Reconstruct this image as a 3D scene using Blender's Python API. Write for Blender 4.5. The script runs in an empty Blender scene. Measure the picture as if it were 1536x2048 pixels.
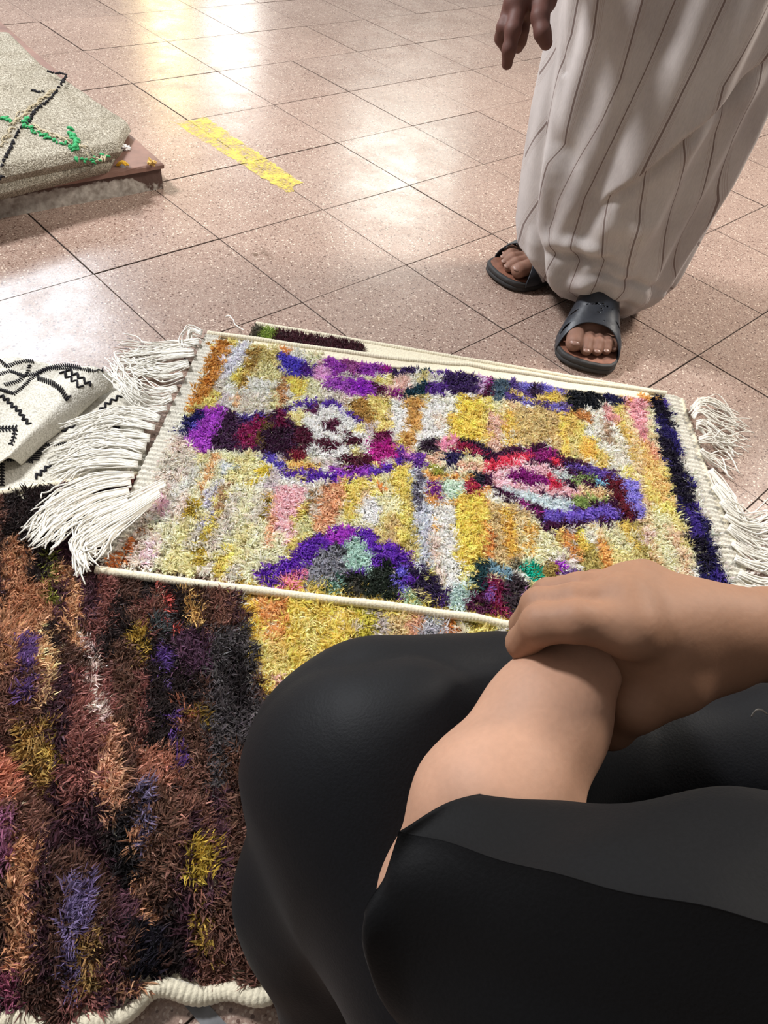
import bpy, math, random
import numpy as np

# ------------------------------------------------------------------ camera, light, exposure
T = 0.30                                    # edge of one floor tile in metres
FPX = 1465.18                               # focal length in pixels of the 1536 x 2048 frame
TILT, YAW, ROLL = 0.751088, -0.877962, 0.184819
CAM = np.array([-0.869997, -4.446590, 2.793036]) * T
scene = bpy.context.scene
col = scene.collection


def rot(ax, a):
    c, s = math.cos(a), math.sin(a)
    if ax == 'x':
        return np.array([[1, 0, 0], [0, c, -s], [0, s, c]])
    return np.array([[c, -s, 0], [s, c, 0], [0, 0, 1]])


MC = rot('z', YAW) @ rot('x', TILT) @ rot('z', ROLL)
cam_data = bpy.data.cameras.new('camera')
cam = bpy.data.objects.new('camera', cam_data)
col.objects.link(cam)
from mathutils import Matrix, Vector
m4 = Matrix.Identity(4)
for i in range(3):
    for j in range(3):
        m4[i][j] = MC[i, j]
    m4[i][3] = CAM[i]
cam.matrix_world = m4
cam_data.sensor_fit = 'VERTICAL'
cam_data.sensor_height = 36.0
cam_data.lens = 36.0 * FPX / 2048
cam_data.clip_start = 0.02
scene.camera = cam
scene.view_settings.view_transform = 'Standard'
scene.view_settings.look = 'None'
scene.view_settings.gamma = 1.0
scene.view_settings.use_curve_mapping = False
scene.view_settings.exposure = 0.25

world = bpy.data.worlds.new('world')
scene.world = world
world.use_nodes = True
bg = world.node_tree.nodes['Background']
bg.inputs['Color'].default_value = (1.0, 0.96, 0.93, 1)
bg.inputs['Strength'].default_value = 0.26


def lamp(name, loc, target, power, color, sx, sy):
    L = bpy.data.lights.new(name, 'AREA')
    L.shape = 'RECTANGLE'
    L.size, L.size_y = sx, sy
    L.energy = power
    L.color = color
    o = bpy.data.objects.new(name, L)
    col.objects.link(o)
    o.location = loc
    d = Vector(target) - Vector(loc)
    o.rotation_euler = d.to_track_quat('-Z', 'Y').to_euler()
    return o


lamp('ceiling_lamp_over', (-0.5, 1.5, 2.8), (0.3, -0.6, 0), 135, (0.97, 0.98, 1.0), 0.5, 0.5)
lamp('ceiling_lamp_warm', (3.3, -1.3, 2.7), (0.8, -0.8, 0), 118, (1.0, 0.93, 0.84), 0.6, 0.6)
lamp('ceiling_lamp_cool', (1.35, 4.1, 2.9), (0.6, -0.4, 0), 52, (0.82, 0.91, 1.0), 1.3, 0.8)
lamp('hall_lamp_near', (6.0, 4.6, 2.8), (1.5, 0.0, 0), 24, (0.92, 1.0, 0.92), 1.2, 0.8)
lamp('hall_lamp_white', (6.9, 9.2, 2.8), (1.5, 0.8, 0), 28, (1.0, 0.98, 0.92), 0.6, 1.4)
lamp('hall_lamp_yellow', (5.9, 9.3, 2.7), (1.4, 0.8, 0), 24, (1.0, 0.80, 0.42), 0.5, 1.6)

# ------------------------------------------------------------------ helpers
rng = np.random.default_rng(7)
random.seed(7)


def px2w(u, v, z=0.0):
    d = MC @ np.array([(u - 768) / FPX, -(v - 1024) / FPX, -1.0])
    t = (z - CAM[2]) / d[2]
    return CAM + t * d


def at(u, v, d):
    return CAM + d * (MC @ np.array([(u - 768) / FPX, -(v - 1024) / FPX, -1.0]))


def w2px(P):
    d = (np.asarray(P, float) - CAM) @ MC
    return np.stack([768 + FPX * d[..., 0] / -d[..., 2], 1024 - FPX * d[..., 1] / -d[..., 2]], -1)


def lin(c):
    c = np.asarray(c, float) / 255.0
    return np.where(c <= 0.04045, c / 12.92, ((c + 0.055) / 1.055) ** 2.4)


def np_mesh(name, V, F, mat=None, parent=None, color=None, uv=None, smooth=True):
    """V (n,3); F (m,3) or (m,4) array"""
    V = np.asarray(V, np.float32)
    F = np.asarray(F, np.int32)
    me = bpy.data.meshes.new(name)
    me.vertices.add(len(V))
    me.vertices.foreach_set('co', V.ravel())
    k = F.shape[1]
    me.loops.add(F.size)
    me.loops.foreach_set('vertex_index', F.ravel())
    me.polygons.add(len(F))
    me.polygons.foreach_set('loop_start', np.arange(0, F.size, k, dtype=np.int32))
    me.polygons.foreach_set('loop_total', np.full(len(F), k, np.int32))
    me.polygons.foreach_set('use_smooth', np.full(len(F), smooth, bool))
    if color is not None:
        a = me.color_attributes.new('tint', 'FLOAT_COLOR', 'POINT')
        c4 = np.ones((len(V), 4), np.float32)
        c4[:, :3] = color
        a.data.foreach_set('color', c4.ravel())
    if uv is not None:
        l = me.uv_layers.new(name='uv')
        l.data.foreach_set('uv', np.asarray(uv, np.float32)[F.ravel()].ravel())
    me.update(calc_edges=True)
    me.validate()
    if mat is not None:
        me.materials.append(mat)
    o = bpy.data.objects.new(name, me)
    col.objects.link(o)
    if parent is not None:
        o.parent = parent
    return o


def grid_faces(nu, nv, wrap_u=False, off=0):
    iu = np.arange(nu if wrap_u else nu - 1)
    iv = np.arange(nv - 1)
    a, b = np.meshgrid(iu, iv, indexing='ij')
    a2 = (a + 1) % nu
    f = np.stack([a * nv + b, a2 * nv + b, a2 * nv + b + 1, a * nv + b + 1], -1)
    return f.reshape(-1, 4) + off


class MB:
    """collects pieces, all faces as quads or tris (tris padded out by splitting)"""
    def __init__(self):
        self.V, self.F, self.C, self.n = [], [], [], 0

    def add(self, V, F, c=None):
        V = np.asarray(V, float)
        F = np.asarray(F, int)
        if F.shape[1] == 4:
            F = np.concatenate([F[:, [0, 1, 2]], F[:, [0, 2, 3]]])
        self.V.append(V)
        self.F.append(F + self.n)
        if c is not None:
            self.C.append(np.broadcast_to(np.asarray(c, float), (len(V), 3)))
        self.n += len(V)

    def build(self, name, mat, parent=None, smooth=True):
        return np_mesh(name, np.concatenate(self.V), np.concatenate(self.F), mat, parent,
                       np.concatenate(self.C) if self.C else None, smooth=smooth)


def tube(P, r, sides=6, cap=True):
    P = np.asarray(P, float)
    n = len(P)
    r = np.broadcast_to(np.asarray(r, float), (n,))
    t = np.gradient(P, axis=0)
    t /= np.linalg.norm(t, axis=1)[:, None] + 1e-12
    ref = np.array([0.0, 0, 1])
    if abs(t[0] @ ref) > .9:
        ref = np.array([1.0, 0, 0])
    nrm = np.zeros_like(P)
    a = ref - (ref @ t[0]) * t[0]
    nrm[0] = a / np.linalg.norm(a)
    for i in range(1, n):
        a = nrm[i - 1] - (nrm[i - 1] @ t[i]) * t[i]
        nrm[i] = a / (np.linalg.norm(a) + 1e-12)
    b = np.cross(t, nrm)
    th = np.linspace(0, 2 * np.pi, sides, endpoint=False)
    V = P[None] + r[None, :, None] * (np.cos(th)[:, None, None] * nrm[None] + np.sin(th)[:, None, None] * b[None])
    V = V.reshape(-1, 3)
    F = grid_faces(sides, n, wrap_u=True)
    if cap:
        V = np.concatenate([V, P[:1], P[-1:]])
        e = []
        for s in range(sides):
            s2 = (s + 1) % sides
            e.append([sides * n, s2 * n, s * n, sides * n])
            e.append([sides * n + 1, s * n + n - 1, s2 * n + n - 1, sides * n + 1])
        F = np.concatenate([np.concatenate([F[:, [0, 1, 2]], F[:, [0, 2, 3]]]), np.array(e)[:, :3]])
    return V, F


def spline(P, n):
    """Catmull-Rom through the points of P, n samples"""
    P = np.asarray(P, float)
    if len(P) == 2:
        return P[0] + np.linspace(0, 1, n)[:, None] * (P[1] - P[0])
    Q = np.concatenate([[2 * P[0] - P[1]], P, [2 * P[-1] - P[-2]]])
    s = np.linspace(0, len(P) - 1, n)
    i = np.minimum(s.astype(int), len(P) - 2)
    t = (s - i)[:, None]
    p0, p1, p2, p3 = Q[i], Q[i + 1], Q[i + 2], Q[i + 3]
    return 0.5 * (2 * p1 + (p2 - p0) * t + (2 * p0 - 5 * p1 + 4 * p2 - p3) * t ** 2 + (-p0 + 3 * p1 - 3 * p2 + p3) * t ** 3)


def vnoise(P, seed=0, octaves=3, scale=1.0):
    """cheap smooth noise: sums of random sines, about -1..1"""
    r = np.random.default_rng(seed)
    P = np.asarray(P, float) * scale
    out = np.zeros(P.shape[:-1])
    amp = 1.0
    tot = 0
    for o in range(octaves):
        for k in range(4):
            w = r.normal(size=P.shape[-1]) * 2 ** o * 2.2
            out += amp * np.sin(P @ w + r.uniform(0, 6.28)) * 0.5
        tot += amp
        amp *= .55
    return out / tot


def tag(o, label=None, cat=None, group=None, kind=None):
    if label:
        o['label'] = label
    if cat:
        o['category'] = cat
    if group:
        o['group'] = group
    if kind:
        o['kind'] = kind
    return o


def empty(name, loc=(0, 0, 0)):
    o = bpy.data.objects.new(name, None)
    col.objects.link(o)
    o.location = loc
    return o


def adopt(o, parent):
    """parent while keeping the world position"""
    bpy.context.view_layer.update()
    o.parent = parent
    o.matrix_parent_inverse = parent.matrix_world.inverted()
    return o


def box(c, s, rz=0.0):
    c = np.asarray(c, float)
    s = np.asarray(s, float) / 2
    V = np.array([[x, y, z] for x in (-1, 1) for y in (-1, 1) for z in (-1, 1)], float) * s
    cr, sr = math.cos(rz), math.sin(rz)
    V = V @ np.array([[cr, sr, 0], [-sr, cr, 0], [0, 0, 1]]) + c
    F = np.array([[0, 1, 3, 2], [4, 6, 7, 5], [0, 4, 5, 1], [2, 3, 7, 6], [0, 2, 6, 4], [1, 5, 7, 3]])
    return V, F


# ------------------------------------------------------------------ distance fields -> skin
class Field:
    def __init__(self, lo, hi, h):
        self.lo, self.h = np.asarray(lo, float), h
        self.n = np.ceil((np.asarray(hi) - self.lo) / h).astype(int) + 1
        self.F = np.full(self.n, 0.5, np.float32)

    def _local(self, a, b, m):
        i0 = np.maximum(np.floor((np.minimum(a, b) - m - self.lo) / self.h).astype(int), 0)
        i1 = np.minimum(np.ceil((np.maximum(a, b) + m - self.lo) / self.h).astype(int) + 1, self.n)
        if np.any(i1 <= i0):
            return None, None
        sl = tuple(slice(x, y) for x, y in zip(i0, i1))
        ax = [(self.lo[k] + self.h * np.arange(i0[k], i1[k])).astype(np.float32) for k in range(3)]
        return sl, np.stack(np.meshgrid(*ax, indexing='ij'), -1)

    def _mix(self, sl, d, k):
        f = self.F[sl]
        hh = np.maximum(k - np.abs(f - d), 0) / k
        self.F[sl] = np.minimum(f, d) - hh * hh * k * 0.25

    def cone(self, a, b, ra, rb, k=0.01, flat=None):
        """round cone; flat=(axis vector, factor) squeezes it along that axis"""
        a, b = np.asarray(a, float), np.asarray(b, float)
        sl, P = self._local(a, b, max(ra, rb) * 1.6 + k + 0.02)
        if sl is None:
            return self
        ba = b - a
        q = P - a.astype(np.float32)
        if flat is not None:
            ax = np.asarray(flat[0], float)
            ax /= np.linalg.norm(ax)
            q = q + ((q @ ax.astype(np.float32)) * (1 / flat[1] - 1))[..., None] * ax.astype(np.float32)
            ba = ba + (ba @ ax) * (1 / flat[1] - 1) * ax
        t = np.clip((q @ ba.astype(np.float32)) / (ba @ ba), 0, 1)
        d = np.linalg.norm(q - t[..., None] * ba.astype(np.float32), axis=-1) - (ra + (rb - ra) * t)
        if flat is not None:
            d = d * flat[1] ** .5
        self._mix(sl, d.astype(np.float32), k)
        return self

    def chain(self, pts, rad, k=0.006):
        for i in range(len(pts) - 1):
            self.cone(pts[i], pts[i + 1], rad[i], rad[i + 1], k)
        return self

    def ell(self, c, r, k=0.01, R=None):
        c, r = np.asarray(c, float), np.asarray(r, float)
        m = r.max() + k + .02
        sl, P = self._local(c, c, m)
        if sl is None:
            return self
        q = P - c.astype(np.float32)
        if R is not None:
            q = q @ np.asarray(R, np.float32)
        k0 = np.linalg.norm(q / r.astype(np.float32), axis=-1)
        k1 = np.linalg.norm(q / (r * r).astype(np.float32), axis=-1) + 1e-6
        self._mix(sl, (k0 * (k0 - 1) / k1).astype(np.float32), k)
        return self

    def mesh(self):
        return surface_nets(self.F, self.lo, self.h)


def surface_nets(F, lo, h):
    nx, ny, nz = F.shape
    neg = F < 0
    cnt = np.zeros((nx - 1, ny - 1, nz - 1), np.int8)
    for dx in (0, 1):
        for dy in (0, 1):
            for dz in (0, 1):
                cnt += neg[dx:nx - 1 + dx, dy:ny - 1 + dy, dz:nz - 1 + dz]
    act = (cnt > 0) & (cnt < 8)
    idx = np.full(act.shape, -1, np.int64)
    cells = np.argwhere(act)
    idx[act] = np.arange(len(cells))
    acc = np.zeros((len(cells), 3))
    num = np.zeros(len(cells))
    corners = [(x, y, z) for x in (0, 1) for y in (0, 1) for z in (0, 1)]
    val = {c: F[cells[:, 0] + c[0], cells[:, 1] + c[1], cells[:, 2] + c[2]] for c in corners}
    for a in corners:
        for ax in range(3):
            if a[ax] == 0:
                b = list(a)
                b[ax] = 1
                b = tuple(b)
                va, vb = val[a], val[b]
                m = (va < 0) != (vb < 0)
                t = np.where(m, va / np.where(m, va - vb, 1), 0)
                p = np.array(a, float)[None] + t[:, None] * (np.array(b) - np.array(a))[None]
                acc[m] += p[m]
                num[m] += 1
    V = lo + h * (cells + acc / num[:, None])
    faces = []
    for ax in range(3):
        o1, o2 = [k for k in range(3) if k != ax]
        s0 = [slice(None)] * 3
        s1 = [slice(None)] * 3
        s0[ax] = slice(0, F.shape[ax] - 1)
        s1[ax] = slice(1, F.shape[ax])
        n0, n1 = neg[tuple(s0)], neg[tuple(s1)]
        e = np.argwhere(n0 != n1)
        e = e[(e[:, o1] > 0) & (e[:, o2] > 0) & (e[:, o1] < F.shape[o1] - 1) & (e[:, o2] < F.shape[o2] - 1)]
        flip = n0[e[:, 0], e[:, 1], e[:, 2]]
        q = []
        for (d1, d2) in ((-1, -1), (0, -1), (0, 0), (-1, 0)):
            c = e.copy()
            c[:, o1] += d1
            c[:, o2] += d2
            q.append(idx[c[:, 0], c[:, 1], c[:, 2]])
        q = np.stack(q, -1)
        if ax == 1:
            flip = ~flip
        q[~flip] = q[~flip][:, ::-1]
        faces.append(q)
    return V, np.concatenate(faces)


# ------------------------------------------------------------------ materials
def new_mat(name):
    m = bpy.data.materials.new(name)
    m.use_nodes = True
    nt = m.node_tree
    b = nt.nodes['Principled BSDF']
    return m, nt, b


def nd(nt, kind, **kw):
    n = nt.nodes.new(kind)
    for k, v in kw.items():
        if k.startswith('in_'):
            key = k[3:]
            key = int(key) if key.isdigit() else key
            n.inputs[key].default_value = v
        else:
            setattr(n, k, v)
    return n


def ramp(nt, stops, interp='LINEAR'):
    n = nt.nodes.new('ShaderNodeValToRGB')
    n.color_ramp.interpolation = interp
    el = n.color_ramp.elements
    while len(el) < len(stops):
        el.new(0.5)
    for e, (p, c) in zip(el, stops):
        e.position = p
        e.color = tuple(c) + (1,) if len(c) == 3 else c
    return n


def mixc(nt, a, b, fac, mode='MIX'):
    n = nt.nodes.new('ShaderNodeMix')
    n.data_type = 'RGBA'
    n.blend_type = mode
    for sock, v in ((n.inputs[0], fac), (n.inputs[6], a), (n.inputs[7], b)):
        if isinstance(v, bpy.types.NodeSocket):
            nt.links.new(v, sock)
        elif isinstance(v, (int, float)):
            sock.default_value = v
        else:
            sock.default_value = tuple(v) + (1,) if len(v) == 3 else v
    return n.outputs[2]


def math_n(nt, op, a, b=None):
    n = nt.nodes.new('ShaderNodeMath')
    n.operation = op
    for i, v in enumerate((a, b)):
        if v is None:
            continue
        if isinstance(v, bpy.types.NodeSocket):
            nt.links.new(v, n.inputs[i])
        else:
            n.inputs[i].default_value = v
    return n.outputs[0]


def mat_plain(name, rgb, rough=.6, noise=0.0, scale=40, bump=0.0, spec=.5, sheen=0.0):
    m, nt, b = new_mat(name)
    c = tuple(lin(rgb))
    tc = nd(nt, 'ShaderNodeTexCoord')
    no = nd(nt, 'ShaderNodeTexNoise', in_Scale=scale, in_Detail=4.0)
    nt.links.new(tc.outputs['Object'], no.inputs['Vector'])
    r = ramp(nt, [(0.3, tuple(x * (1 - noise) for x in c)), (0.7, tuple(min(1, x * (1 + noise)) for x in c))])
    nt.links.new(no.outputs[0], r.inputs[0])
    nt.links.new(r.outputs[0], b.inputs['Base Color'])
    b.inputs['Roughness'].default_value = rough
    b.inputs['Specular IOR Level'].default_value = spec
    if sheen:
        b.inputs['Sheen Weight'].default_value = sheen
    if bump:
        bp = nd(nt, 'ShaderNodeBump', in_Strength=bump, in_Distance=0.002)
        nt.links.new(no.outputs[0], bp.inputs['Height'])
        nt.links.new(bp.outputs[0], b.inputs['Normal'])
    return m


def mat_tint(name, rough=.5, spec=.5, sheen=0.0, sss=0.0, transl=0.0, bump_scale=0, bump=0.0, noise=0.0):
    """colour comes from the mesh's own dye / skin tint attribute"""
    m, nt, b = new_mat(name)
    a = nd(nt, 'ShaderNodeAttribute', attribute_name='tint')
    out = a.outputs['Color']
    if noise or bump:
        tc = nd(nt, 'ShaderNodeTexCoord')
        no = nd(nt, 'ShaderNodeTexNoise', in_Scale=float(bump_scale), in_Detail=3.0)
        nt.links.new(tc.outputs['Object'], no.inputs['Vector'])
        if noise:
            r = ramp(nt, [(0.3, (1 - noise,) * 3), (0.7, (1, 1, 1))])
            nt.links.new(no.outputs[0], r.inputs[0])
            out = mixc(nt, out, r.outputs[0], 1.0, 'MULTIPLY')
        if bump:
            bp = nd(nt, 'ShaderNodeBump', in_Strength=bump, in_Distance=0.001)
            nt.links.new(no.outputs[0], bp.inputs['Height'])
            nt.links.new(bp.outputs[0], b.inputs['Normal'])
    nt.links.new(out, b.inputs['Base Color'])
    if sheen:
        nt.links.new(out, b.inputs['Specular Tint'])
    b.inputs['Roughness'].default_value = rough
    b.inputs['Specular IOR Level'].default_value = spec
    b.inputs['Sheen Weight'].default_value = sheen
    if sss:
        b.inputs['Subsurface Weight'].default_value = sss
        b.inputs['Subsurface Radius'].default_value = (0.012, 0.005, 0.003)
        b.inputs['Subsurface Scale'].default_value = 0.5
    if transl:
        tr = nd(nt, 'ShaderNodeBsdfTranslucent')
        nt.links.new(out, tr.inputs['Color'])
        mx = nd(nt, 'ShaderNodeMixShader', in_0=transl)
        nt.links.new(b.outputs[0], mx.inputs[1])
        nt.links.new(tr.outputs[0], mx.inputs[2])
        nt.links.new(mx.outputs[0], nt.nodes['Material Output'].inputs[0])
    return m


def mat_terrazzo():
    m, nt, b = new_mat('terrazzo')
    geo = nd(nt, 'ShaderNodeNewGeometry')
    pos = geo.outputs['Position']
    info = nd(nt, 'ShaderNodeObjectInfo')
    big = nd(nt, 'ShaderNodeTexNoise', in_Scale=3.0, in_Detail=5.0)
    nt.links.new(pos, big.inputs['Vector'])
    base = ramp(nt, [(0.25, tuple(lin((148, 128, 116)))), (0.75, tuple(lin((174, 152, 140))))])
    nt.links.new(big.outputs[0], base.inputs[0])
    tone = ramp(nt, [(0, (0.90, 0.89, 0.88)), (1, (1.06, 1.03, 1.0))])
    nt.links.new(info.outputs['Random'], tone.inputs[0])
    c = mixc(nt, base.outputs[0], tone.outputs[0], 1.0, 'MULTIPLY')
    # stone chips
    for sc, stops in ((520.0, [(0, tuple(lin((112, 82, 70)))), (0.30, tuple(lin((144, 112, 98)))), (0.6, tuple(lin((180, 152, 136)))), (0.9, tuple(lin((216, 200, 184))))]),):
        vo = nd(nt, 'ShaderNodeTexVoronoi', in_Scale=sc)
        nt.links.new(pos, vo.inputs['Vector'])
        wn = nd(nt, 'ShaderNodeSeparateColor')
        nt.links.new(vo.outputs['Color'], wn.inputs[0])
        r = ramp(nt, stops, 'CONSTANT')
        nt.links.new(wn.outputs[0], r.inputs[0])
        c = mixc(nt, c, r.outputs[0], 0.38)
    for sc, thr, rgb in ((170.0, 0.84, (78, 52, 44)), (190.0, 0.86, (228, 208, 190)), (260.0, 0.80, (92, 64, 54))):
        vo = nd(nt, 'ShaderNodeTexVoronoi', in_Scale=sc)
        nt.links.new(pos, vo.inputs['Vector'])
        wn = nd(nt, 'ShaderNodeSeparateColor')
        nt.links.new(vo.outputs['Color'], wn.inputs[0])
        pick = math_n(nt, 'GREATER_THAN', wn.outputs[1], thr)
        near = math_n(nt, 'LESS_THAN', vo.outputs['Distance'], 0.36)
        c = mixc(nt, c, tuple(lin(rgb)), math_n(nt, 'MULTIPLY', math_n(nt, 'MULTIPLY', pick, near), 0.8))
    # worn grime
    gr = nd(nt, 'ShaderNodeTexNoise', in_Scale=6.0, in_Detail=8.0, in_Roughness=0.75)
    nt.links.new(pos, gr.inputs['Vector'])
    gm = ramp(nt, [(0.62, (0, 0, 0)), (0.78, (1, 1, 1))])
    nt.links.new(gr.outputs[0], gm.inputs[0])
    c = mixc(nt, c, tuple(lin((118, 92, 76))), math_n(nt, 'MULTIPLY', gm.outputs[0], 0.45))
    # one scuffed stain
    for (u, v, rad) in ((455, 512, .035), (515, 510, .045)):
        p = px2w(u, v)
        vm = nd(nt, 'ShaderNodeVectorMath', operation='DISTANCE')
        nt.links.new(pos, vm.inputs[0])
        vm.inputs[1].default_value = tuple(p)
        f = nd(nt, 'ShaderNodeMapRange', in_1=rad, in_2=0.0, in_3=0.0, in_4=1.0)
        nt.links.new(vm.outputs['Value'], f.inputs[0])
        n2 = nd(nt, 'ShaderNodeTexNoise', in_Scale=45.0, in_Detail=6.0)
        nt.links.new(pos, n2.inputs['Vector'])
        n2r = ramp(nt, [(0.5, (0, 0, 0)), (0.6, (1, 1, 1))])
        nt.links.new(n2.outputs[0], n2r.inputs[0])
        c = mixc(nt, c, tuple(lin((92, 68, 50))), math_n(nt, 'MULTIPLY', math_n(nt, 'MULTIPLY', f.outputs[0], n2r.outputs[0]), 0.9))
    nt.links.new(c, b.inputs['Base Color'])
    rr = nd(nt, 'ShaderNodeTexNoise', in_Scale=9.0, in_Detail=7.0, in_Roughness=0.7)
    nt.links.new(pos, rr.inputs['Vector'])
    rm = nd(nt, 'ShaderNodeMapRange', in_1=0.3, in_2=0.7, in_3=0.16, in_4=0.34)
    nt.links.new(rr.outputs[0], rm.inputs[0])
    nt.links.new(rm.outputs[0], b.inputs['Roughness'])
    b.inputs['Specular IOR Level'].default_value = 0.6
    bn = nd(nt, 'ShaderNodeTexNoise', in_Scale=220.0, in_Detail=2.0)
    nt.links.new(pos, bn.inputs['Vector'])
    bp = nd(nt, 'ShaderNodeBump', in_Strength=0.25, in_Distance=0.0006)
    nt.links.new(bn.outputs[0], bp.inputs['Height'])
    nt.links.new(bp.outputs[0], b.inputs['Normal'])
    return m


M = {}
M['terrazzo'] = mat_terrazzo()
M['grout'] = mat_plain('grout', (84, 68, 60), .85, .3, 60)
M['pile'] = mat_tint('silky_pile', rough=.42, spec=.55, sheen=.25, transl=.36)
M['pile_dark'] = mat_tint('dark_silky_pile', rough=.34, spec=1.0, sheen=.1, transl=.2)
M['wool'] = mat_plain('cream_wool', (226, 216, 190), .85, .12, 300, .5, .3, .3)
M['cotton'] = mat_plain('white_cotton', (236, 232, 222), .8, .08, 400, .3, .3, .2)
M['band'] = mat_plain('woven_cotton_band', (200, 195, 182), .85, .2, 350, .6, .25, .1)
M['black_yarn'] = mat_plain('black_yarn', (26, 24, 30), .8, .2, 300, .3, .3)

# ------------------------------------------------------------------ the setting: tiled floor and low step
floor = empty('floor')
tag(floor, kind='structure')
base_b = MB()
base_b.add(*box((2.0, -0.2, -0.035), (9.6, 8.4, 0.06)))
base_b.build('mortar_bed', M['grout'], floor, smooth=False)


def tile_mesh():
    s, hgt, bv = T / 2 - 0.0007, 0.006, 0.0008
    V, F = [], []
    for z, e in ((-hgt, s), (-bv, s), (0.0, s - bv)):
        V += [(-e, -e, z), (e, -e, z), (e, e, z), (-e, e, z)]
    for k in (0, 4):
        for i in range(4):
            j = (i + 1) % 4
            F.append((k + i, k + j, k + 4 + j, k + 4 + i))
    F.append((8, 9, 10, 11))
    return V, F


tV, tF = tile_mesh()
tile_me = bpy.data.meshes.new('tile')
tile_me.from_pydata(tV, [], tF)
tile_me.materials.append(M['terrazzo'])
tile_me.materials.append(M['grout'])
for p_ in tile_me.polygons:
    p_.material_index = 0 if p_.index == 8 else 1          # grimy edges
cells = []
for i in range(-9, 21):
    for j in range(-13, 13):
        c = np.array([(i + .5) * T, (j + .5) * T, 0])
        d = (c - CAM) @ MC
        vis = 0
        if d[2] < -0.05:
            u, v = w2px(c)
            vis = (-150 < u < 1690) and (-150 < v < 2200)
        cells.append((0 if vis else 1, np.linalg.norm(c - CAM), c))
cells.sort(key=lambda t: (t[0], t[1]))
rest = MB()
for n, (vis, dist, c) in enumerate(cells):
    dz = rng.uniform(-0.0007, 0.0004)
    tilt = rng.normal(0, 0.0010, 2)
    off = rng.normal(0, 0.0004, 2)
    if n < 290:
        o = bpy.data.objects.new('tile', tile_me)
        col.objects.link(o)
        o.parent = floor
        o.location = (c[0] + off[0], c[1] + off[1], dz)
        o.rotation_euler = (tilt[0], tilt[1], rng.normal(0, 0.0015))
    else:
        rest.add(np.array(tV) + c + [0, 0, dz], np.array(tF))
o = rest.build('outlying_tiles', M['terrazzo'], floor, smooth=False)
o['kind'] = 'stuff'

mb = MB()
cj = [px2w(u, v, .0012) for u, v in ((318, 1950), (362, 1950), (492, 2090), (436, 2090))]
cj += [p - np.array([0, 0, .004]) for p in cj]
mb.add(cj, [(0, 1, 2, 3), (0, 4, 5, 1), (1, 5, 6, 2), (2, 6, 7, 3), (3, 7, 4, 0)])
mb.build('cement_joint', mat_plain('grey_cement', (120, 120, 122), .8, .25, 60, .3), floor, smooth=False)

# worn yellow marking on the floor
def mat_yellow_mark():
    m, nt, b = new_mat('worn_yellow_paint')
    geo = nd(nt, 'ShaderNodeNewGeometry')
    n1 = nd(nt, 'ShaderNodeTexNoise', in_Scale=22.0, in_Detail=8.0, in_Roughness=.7)
    n2 = nd(nt, 'ShaderNodeTexNoise', in_Scale=160.0, in_Detail=4.0)
    for n in (n1, n2):
        nt.links.new(geo.outputs['Position'], n.inputs['Vector'])
    cr = ramp(nt, [(0.3, tuple(lin((196, 168, 40)))), (0.7, tuple(lin((244, 226, 96))))])
    nt.links.new(n1.outputs[0], cr.inputs[0])
    nt.links.new(cr.outputs[0], b.inputs['Base Color'])
    b.inputs['Roughness'].default_value = .45
    s = math_n(nt, 'ADD', math_n(nt, 'MULTIPLY', n1.outputs[0], .8), math_n(nt, 'MULTIPLY', n2.outputs[0], .45))
    r = ramp(nt, [(0.52, (0.05,) * 3), (0.74, (0.88,) * 3)])
    nt.links.new(s, r.inputs[0])
    nt.links.new(r.outputs[0], b.inputs['Alpha'])
    return m


mk = MB()
A, B, C_, D = [px2w(u, v, .0009) for u, v in ((350, 246), (412, 234), (598, 362), (578, 388))]
ns, nw = 60, 9
S, W = np.meshgrid(np.linspace(0, 1, ns), np.linspace(0, 1, nw), indexing='ij')
P = (1 - S)[..., None] * ((1 - W)[..., None] * A + W[..., None] * B) + S[..., None] * ((1 - W)[..., None] * D + W[..., None] * C_)
jag = rng.normal(0, .0016, (ns, nw, 2))
P[:, [0, -1], :2] += jag[:, [0, -1]] * 1.5
P[[0, -1], :, :2] += rng.normal(0, .006, (2, nw, 2))
P[..., 2] = .0009
o = np_mesh('floor_marking', P.reshape(-1, 3), grid_faces(ns, nw), mat_yellow_mark())
tag(o, 'worn yellow painted stripe on the pink terrazzo floor tiles', 'marking')

# low concrete step at the left
STEP_Z = 0.062
pc = px2w(327, 377)                          # front right bottom corner
step = empty('stone_step', (pc[0], pc[1], 0))


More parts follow.
